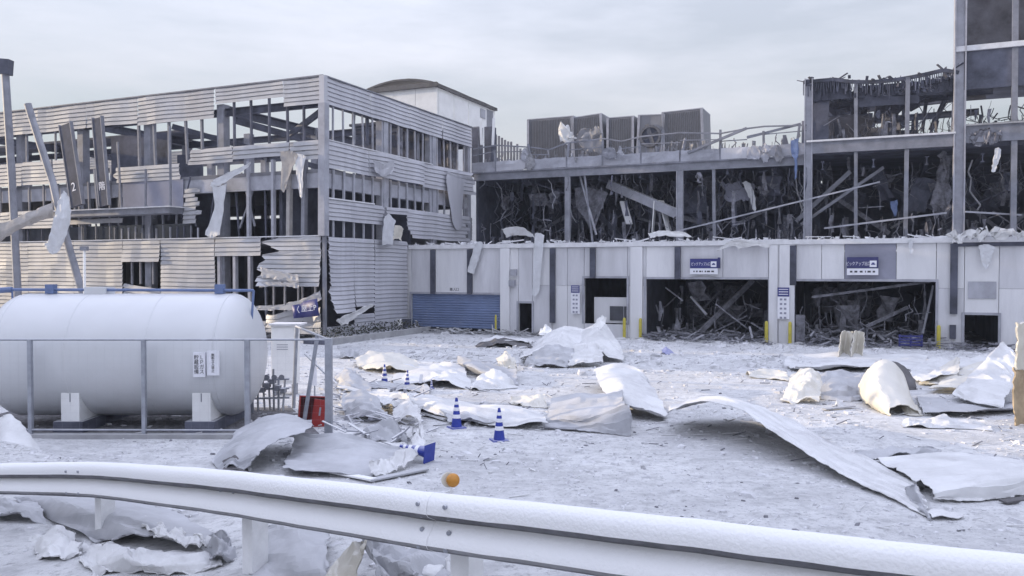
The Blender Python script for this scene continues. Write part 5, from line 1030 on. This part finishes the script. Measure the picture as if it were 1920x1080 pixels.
# before the tank
sheet('arched_sheet', [[(440, 815, 840), (480, 790, 836), (530, 776, 834), (580, 786, 838)], [(418, 840, 856), (462, 818, 858), (520, 800, 858), (582, 802, 858)], [(402, 868, 872), (440, 845, 876), (460, 850, 882), (500, 838, 884)], [(415, 884), (436, 868, 888), (452, 884, 890), (470, 872, 892)]], 'sheet_grey', 'grey arched sheet lying in front of the tank fence', amp=0.022, nu=34, nv=24, seed=43, rib=9)
sheet('tray_sheet', [[(560, 808, 838), (620, 815, 840), (680, 822, 840), (750, 838, 846)], [(540, 850, 862), (610, 855, 866), (690, 858, 866), (735, 862)], [(530, 880, 892), (600, 882, 896), (680, 890, 898), (700, 890, 896)]], 'sheet_grey', 'wide dark grey tray-like sheet between the arched sheet and the fallen cone', amp=0.03, nu=34, nv=20, seed=44, rib=7)
sheet('rim_strip', [[(775, 780, 806), (785, 800, 835), (768, 840, 862), (730, 862, 882), (696, 872, 894)], [(786, 785, 812), (796, 818, 850), (778, 858, 872), (738, 880, 890), (694, 892, 898)]], 'sheet', 'white bent rim curling round the right side of the tray-like sheet', amp=.05, nu=36, nv=8, seed=45)
sheet('dusty_sheet', [[(630, 788), (690, 780), (740, 790), (772, 800)], [(610, 806), (680, 808), (740, 818), (770, 822)], [(600, 818), (680, 828), (735, 836), (760, 836)]], 'sheet', 'flat dusty sheet behind the tray-like sheet beside the fence corner', amp=0.03, nu=26, nv=12, seed=46)
for x0, y0, x1, y1, w, lab in ((640, 735, 840, 790, .28, 'long flat plank slanting from the fence toward the second cone'), (640, 770, 770, 798, .2, 'second plank lying lower, left of the white bent rim'), (655, 752, 800, 782, .12, 'thin plank between the two longer planks')):
    a, b_ = gnd(x0, y0), gnd(x1, y1); T(MB().bar(a + Vector((0, 0, .18)), b_ + Vector((0, 0, .06)), w, .05).build('plank', 'sheet'), lab, 'plank', 'planks lying right of the fence')
T(MB().bar(gnd(872, 799) + Vector((0, 0, .03)), over(904, 768, 785), .06, .04).build('stick', 'white'), 'thin white stick lying beside the second cone', 'stick')
for x0, y0, x1, y1, m_, lab in ((690, 905, 800, 885, 'sheet_grey', 'flat strip lying just behind the crash barrier left of the reflector'), (620, 888, 700, 905, 'white', 'white strip lying under the front of the tray-like sheet'), (1545, 770, 1600, 765, 'sheet_grey', 'short strip before the low grey sheet'), (1880, 945, 1935, 940, 'sheet_dark', 'short dark strip at the right edge of the foreground')):
    T(MB().bar(gnd(x0, y0) + Vector((0, 0, .04)), gnd(x1, y1) + Vector((0, 0, .06)), .16, .03).build('flat_strip', m_), lab, 'debris', 'flat strips')
sheet('blue_scrap', [[(1243, 655, 662), (1252, 653, 662), (1266, 660, 664)], [(1242, 663), (1252, 664), (1268, 665)]], 'blue', 'small blue scrap lying before the left truck bay', amp=.03, nu=10, nv=6, seed=47)
e = empty('blue_crate', bl(ub(1705), VB - .6, .1), -ANG + .2); T(e, 'broken blue crate among the boards in the right truck bay', 'crate')
for k in range(4): MB().box(-.55, .55, -.3 + .0, -.27, .05 + k * .14, .14 + k * .14).build('slat', 'sign_blue', e)
for sx in (-.5, 0, .5): MB().box(sx - .04, sx + .04, -.27, -.23, 0, .6).build('rib', 'sign_blue', e)
dm = empty('white_drum', gnd(749, 622)); T(dm, 'small white drum standing at the wing side wall beside the blue shutter', 'drum')
MB().lathe([(.26, .02), (.28, .06), (.28, .75), (.25, .8)], 16).build('body', 'white', dm); MB().lathe([(.29, .38), (.29, .42)], 16).build('hoop', 'galv', dm)
e = empty('dark_bin', gnd(760, 622) + Vector((.1, 0, 0))); T(e, 'dark bin squeezed between the white drum and the blue shutter', 'bin')
MB().hexa([(-.2, -.2, 0), (.2, -.2, 0), (.2, .2, 0), (-.2, .2, 0), (-.25, -.25, .75), (.25, -.25, .75), (.25, .25, .75), (-.25, .25, .75)]).build('body', 'soot', e); MB().box(-.27, .27, -.27, .27, .752, .81).build('lid', 'dark', e)
pl = empty('planting_bed', bl(0.9, 3.2, 0), -ANG); T(pl, 'low dark bed of battered shrubs along the foot of the wing side wall', 'planting bed')
MB().box(-.75, .9, -5.2, 5.0, -.02, .28).build('bed', 'soot', pl); MB().box(.9, 1.05, -5.3, 5.0, -.02, .34).build('kerb', 'concrete', pl)
sb = MB(); r_ = random.Random(5)
for i in range(700):
    p = Vector((r_.uniform(-.7, .8), r_.uniform(-5, 4.8), .28 + r_.random() ** 1.5 * .5)); d = Vector((r_.uniform(-1, 1), r_.uniform(-1, 1), r_.uniform(-.3, 1))) * .09; c_ = d.cross(Vector((r_.random(), r_.random(), r_.random()))).normalized() * .05
    sb.quad([p - c_, p + d, p + c_, p - d])
so_ = sb.build('shrub_foliage', 'shrub', pl); so_['kind'] = 'stuff'
sheet('twisted_sheet', [[(628, 700, 716), (650, 690, 716), (668, 702, 718)], [(632, 722, 730), (655, 712, 732), (690, 720, 734)], [(645, 738), (670, 738), (705, 742)]], 'sheet_grey', 'twisted grey sheet leaning just right of the fence corner post', amp=0.05, nu=18, nv=14, seed=91)
sheet('twisted_sheet', [[(700, 745, 766), (730, 738, 766), (768, 748, 770)], [(706, 765, 778), (738, 760, 780), (780, 770, 784)]], 'sheet', 'small buckled pale sheet on the planks right of the fence', amp=.08, nu=16, nv=10, seed=92)
sheet('twisted_sheet', [[(680, 800, 820), (720, 790, 820), (762, 802, 824)], [(690, 826), (728, 828), (766, 832)]], 'sheet_grey', 'buckled grey sheet behind the white bent rim', amp=.07, nu=16, nv=10, seed=93)
sheet('twisted_sheet', [[(955, 742, 752), (985, 736, 752), (1022, 744, 756)], [(960, 758), (992, 762), (1030, 764)]], 'sheet_cream', 'low buckled sheet left of the grey folded sheet', amp=.06, nu=16, nv=8, seed=94)
sheet('twisted_sheet', [[(1400, 700), (1440, 694, 702), (1475, 698, 706)], [(1405, 708), (1442, 710), (1480, 714)]], 'sheet_cream', 'thin buckled sheet on the sunlit ground left of the crumpled white sheet', amp=.06, nu=16, nv=8, seed=95)
sheet('twisted_sheet', [[(1690, 790), (1760, 784, 792), (1850, 790, 798)], [(1695, 800), (1765, 802), (1860, 806)]], 'sheet', 'narrow low sheet in front of the flat grey sheet at the right', amp=.05, nu=20, nv=8, seed=96)
sheet('twisted_sheet', [[(640, 742, 770), (672, 732, 768), (705, 742, 770)], [(645, 770, 784), (680, 760, 786), (722, 770, 790)], [(660, 786, 792), (700, 784, 796), (740, 790, 798)]], 'sheet_grey', 'buckled grey sheet standing behind the dusty flat sheet by the fence', amp=.04, nu=20, nv=14, seed=121, rib=5)
sheet('twisted_sheet', [[(735, 768, 786), (760, 752, 784), (784, 762, 788)], [(744, 790, 798), (772, 780, 802), (792, 790, 806)]], 'sheet', 'narrow pale sheet sticking up above the white bent rim', amp=.03, nu=14, nv=10, seed=122)
sheet('twisted_sheet', [[(836, 776, 790), (880, 770, 790), (930, 782, 796)], [(840, 788, 796), (885, 786, 800), (935, 796, 802)]], 'sheet_grey', 'dark grey strip of sheet in the shade between the two near cones', amp=.03, nu=18, nv=8, seed=123)
sheet('twisted_sheet', [[(420, 862, 880), (440, 852, 880), (462, 866, 884)], [(418, 884, 890), (442, 880, 892), (470, 888, 894)]], 'sheet_dark', 'dark bent scrap at the left foot of the arched sheet', amp=.03, nu=14, nv=8, seed=124)
rr_ = random.Random(77); mbk = MB()
for i in range(150):
    p = gnd(rr_.uniform(628, 800), rr_.uniform(722, 835)); d = Vector((rr_.uniform(-1, 1), rr_.uniform(-.4, .4), rr_.uniform(0, .35))) * rr_.uniform(.15, .8); z = rr_.uniform(.02, .22)
    mbk.bar(p + Vector((0, 0, z)), p + d + Vector((0, 0, z)), rr_.uniform(.02, .12), rr_.uniform(.01, .04))
T(mbk.build('bent_strip_tangle', 'steel_pale'), 'tangle of bent metal strips and battens right of the fence corner', 'debris', None, 'stuff')
# under and beside the barrier, on the raised verge
def G(px, py, h=0.0):
    d = ray(px, py); p = Vector((0, 0, CAMH)); t0 = 2.0
    for k in range(4000):
        q = p + d * t0
        if q.z <= ground_z(q.x, q.y) + h: break
        t0 += .01
    return q
def vsheet(name, label, rows, m, seed, amp=.018, nu=28, nv=16): return sheet(name, [[G(c[0], c[1], c[2] if len(c) > 2 else .02) for c in r] for r in rows], m, label, 'debris', 'torn sheets on the verge under the barrier', nu=nu, nv=nv, amp=amp, seed=seed, floor=False)
vsheet('verge_sheet', 'grey sheet spread under the barrier left of the second post', [[(30, 935, .02), (120, 930, .12), (220, 938, .15), (330, 965, .05)], [(80, 965, .02), (190, 965, .2), (290, 975, .22), (400, 1000, .08)], [(180, 1015, .02), (260, 1005, .15), (350, 1010, .15), (415, 1030, .02)]], 'sheet_grey', 51)
vsheet('verge_sheet', 'pale sheet roll below the first barrier post', [[(160, 1020, .03), (230, 1022, .12), (300, 1028, .12), (405, 1020, .05)], [(150, 1050, .02), (230, 1045, .14), (320, 1048, .12), (412, 1040, .04)], [(180, 1075, .02), (240, 1072, .02), (330, 1075, .02), (415, 1062, .02)]], 'sheet', 52)
vsheet('verge_sheet', 'grey sheet under the barrier right of the second post', [[(470, 990, .02), (540, 985, .1), (620, 1000, .08)], [(468, 1030, .02), (545, 1040, .15), (615, 1045, .1)], [(470, 1090, .02), (560, 1095, .02), (620, 1095, .02)]], 'sheet_grey', 53)
vsheet('verge_sheet', 'dark blue grey sheet half buried at the left edge under the barrier', [[(-20, 940, .02), (20, 935, .12), (70, 945, .1)], [(-20, 975, .02), (30, 965, .1), (90, 980, .02)]], 'sheet_grey', 131)
vsheet('verge_sheet', 'narrow pale strip lying on the grey sheet under the barrier', [[(215, 950, .14), (300, 985, .2), (392, 1012, .12)], [(205, 962, .14), (292, 998, .2), (385, 1024, .1)]], 'sheet', 132)
vsheet('verge_sheet', 'folded grey scrap beside the second barrier post', [[(372, 1020, .02), (402, 1000, .16), (432, 1012, .1)], [(378, 1050, .02), (408, 1036, .14), (436, 1046, .02)]], 'sheet_grey', 133, .03)
vsheet('verge_sheet', 'crumpled pale scrap at the bottom left under the barrier', [[(60, 1010, .02), (100, 990, .12), (140, 1002, .06)], [(70, 1045, .02), (108, 1030, .12), (150, 1040, .02)]], 'sheet', 134, .035)
vsheet('tent_sheet', 'bent tent-like cream sheet leaning under the barrier over a dark hollow', [[(598, 1100, .02), (628, 1055, .14), (676, 1012, .30)], [(628, 1105, .02), (646, 1062, .16), (680, 1018, .31)], [(655, 1110, .02), (664, 1066, .18), (684, 1026, .31)]], 'sheet_cream', 54, .025)
vsheet('tent_sheet', 'grey sheet sloping right from the cream tent-like one under the barrier', [[(676, 1012, .30), (735, 1022, .22), (835, 1040, .08)], [(686, 1024, .30), (745, 1062, .16), (845, 1085, .02)], [(722, 1070, .2), (770, 1095, .05), (850, 1110, .02)]], 'sheet_grey', 57, .03)
vsheet('verge_sheet', 'crumpled sheet under the barrier left of the third post', [[(720, 1020, .02), (780, 1030, .1), (830, 1040, .05)], [(740, 1060, .02), (790, 1060, .12), (840, 1068, .02)], [(750, 1100, .02), (800, 1100, .02), (850, 1100, .02)]], 'sheet', 55)
sheet('curled_sheet', [[(-30, 800, 858), (15, 776, 858), (40, 795, 862), (70, 835, 868)], [(-30, 845, 872), (5, 830, 876), (35, 850, 880), (88, 866, 884)], [(-30, 880), (10, 885), (50, 888), (90, 888)]], 'sheet', 'pale curled sheet at the left edge just behind the barrier', amp=0.02, nu=26, nv=16, seed=56)

# ------------------------------------------------------------------ rubble, uncountable
def splinters(name, label, n, seed, m, area):
    r_ = random.Random(seed); mb = MB()
    for i in range(n):
        x, y = r_.uniform(area[0], area[1]), r_.uniform(area[2], area[3])
        if nzv((x, y, seed), .22) < r_.uniform(-.35, .3): continue
        a = r_.uniform(-.7, .7) if r_.random() < .7 else r_.uniform(0, 3.14); l = .05 + .45 * r_.random() ** 3; z = ground_z(x, y) + .012
        mb.bar((x, y, z), (x + l * math.cos(a), y + l * math.sin(a), z + r_.uniform(0, .08)), r_.uniform(.008, .04), r_.uniform(.008, .02))
    return T(mb.build(name, m), label, 'rubble', None, 'stuff')
splinters('dark_splinters', 'dark splinters and wire ends strewn in patches over the lot', 1200, 71, 'dark_chip', (-9, 26, 12, 48))
splinters('pale_splinters', 'pale splinters and torn strips strewn in patches over the lot', 3000, 72, 'sheet', (-9, 26, 12, 48))
def chips(name, label, n, seed, m, area, size, onlot=True):
    r_ = random.Random(seed); mb = MB()
    for i in range(n):
        x, y = r_.uniform(area[0], area[1]), r_.uniform(area[2], area[3])
        if nzv((x, y, seed), .35) + .35 * nzv((x, y, seed), 1.3) < r_.uniform(-.5, .35): continue
        z = ground_z(x, y); s = size[0] + (size[1] - size[0]) * r_.random() ** 3; a = r_.uniform(0, 6.28); l = s * r_.uniform(.8, 2.6); h = s * r_.uniform(.15, .6)
        ca, sa = math.cos(a), math.sin(a); P = []
        for zz, k in ((0, 1), (h, .7)):
            for sx, sy in ((-1, -1), (1, -1), (1, 1), (-1, 1)):
                X, Y = sx * l / 2 * k * r_.uniform(.6, 1.2), sy * s / 2 * k * r_.uniform(.6, 1.2)
                P.append((x + X * ca - Y * sa, y + X * sa + Y * ca, z + zz * r_.uniform(.7, 1.2) - .004))
        mb.hexa(P)
    return T(mb.build(name, m), label, 'rubble', None, 'stuff')
chips('rubble', 'pale grit and small chips strewn over the whole dusty lot', 9000, 61, 'pale_chip', (-14, 26, 11, 46), (.02, .15))
chips('fine_rubble', 'fine pale grit packed over the nearer part of the lot', 15000, 66, 'pale_chip', (-9, 13, 11, 25), (.012, .075))
chips('dark_rubble', 'darker chips and splinters strewn over the dusty lot', 3600, 62, 'dark_chip', (-14, 26, 11, 46), (.012, .075))
chips('verge_rubble', 'lumps of pale rubble on the verge under the crash barrier', 1300, 63, 'pale_chip', (-8, 1.5, 3.5, 11), (.015, .10))
chips('tank_bed_rubble', 'pale lumps lying on the gravel under the tank', 420, 64, 'pale_chip', (-12.5, -4.6, 18.9, 23), (.03, .16))
chips('far_rubble', 'loose scraps strewn near the loading block front', 2400, 65, 'pale_chip', (-6, 30, 30, 52), (.06, .35))

# ------------------------------------------------------------------ unseen blocks added left of the view; their gap shapes the sun on the lot
SN = Vector((-SUN_DIR.y, SUN_DIR.x, 0)); SN = SN if SN.y > 0 else -SN      # across the sun's direction
def shade_block(name, label, s0, s1, t_, h, depth=9):
    a = SN * s0 + SUN_DIR * t_; L_ = s1 - s0
    e = empty(name, a, math.atan2(SN.y, SN.x)); T(e, label, 'building')
    MB().box(0, L_, 0, depth, 0, h).build('walls', 'shade_block', e); MB().box(-.2, L_ + .2, -.2, depth + .2, h + .002, h + .3).build('roof', 'concrete', e)
    for f_ in range(int(h // 3)):
        for k in range(int(L_ // 3)):
            w_ = MB().box(.8 + 3 * k, 2.3 + 3 * k, -.06, -.003, 1 + 3 * f_, 2.4 + 3 * f_).build('window', 'glass', e)
shade_block('unseen_shade_block', 'unseen grey block added to shade the lot, nearer the camera', -32, 19.3, 55, 25)
shade_block('unseen_shade_block', 'unseen grey block added to shade the lot, beside the wing', 32.4, 38.4, 55, 25)

# ------------------------------------------------------------------ dust hanging in the air
hz = MB().box(-640, 640, -70, 1540, -1.2, 27).build('haze', 'dark'); T(hz, 'thin dust hanging in the air over the whole lot', 'haze', None, 'stuff')
hm = bpy.data.materials.new('dusty_air'); hm.use_nodes = True; hm.node_tree.nodes.remove(hm.node_tree.nodes['Principled BSDF'])
pv_ = hm.node_tree.nodes.new('ShaderNodeVolumePrincipled'); pv_.inputs['Color'].default_value = (0.80, 0.87, 1.0, 1); pv_.inputs['Density'].default_value = 0.0005
hm.node_tree.links.new(pv_.outputs['Volume'], hm.node_tree.nodes['Material Output'].inputs['Volume'])
hz.data.materials.clear(); hz.data.materials.append(hm)
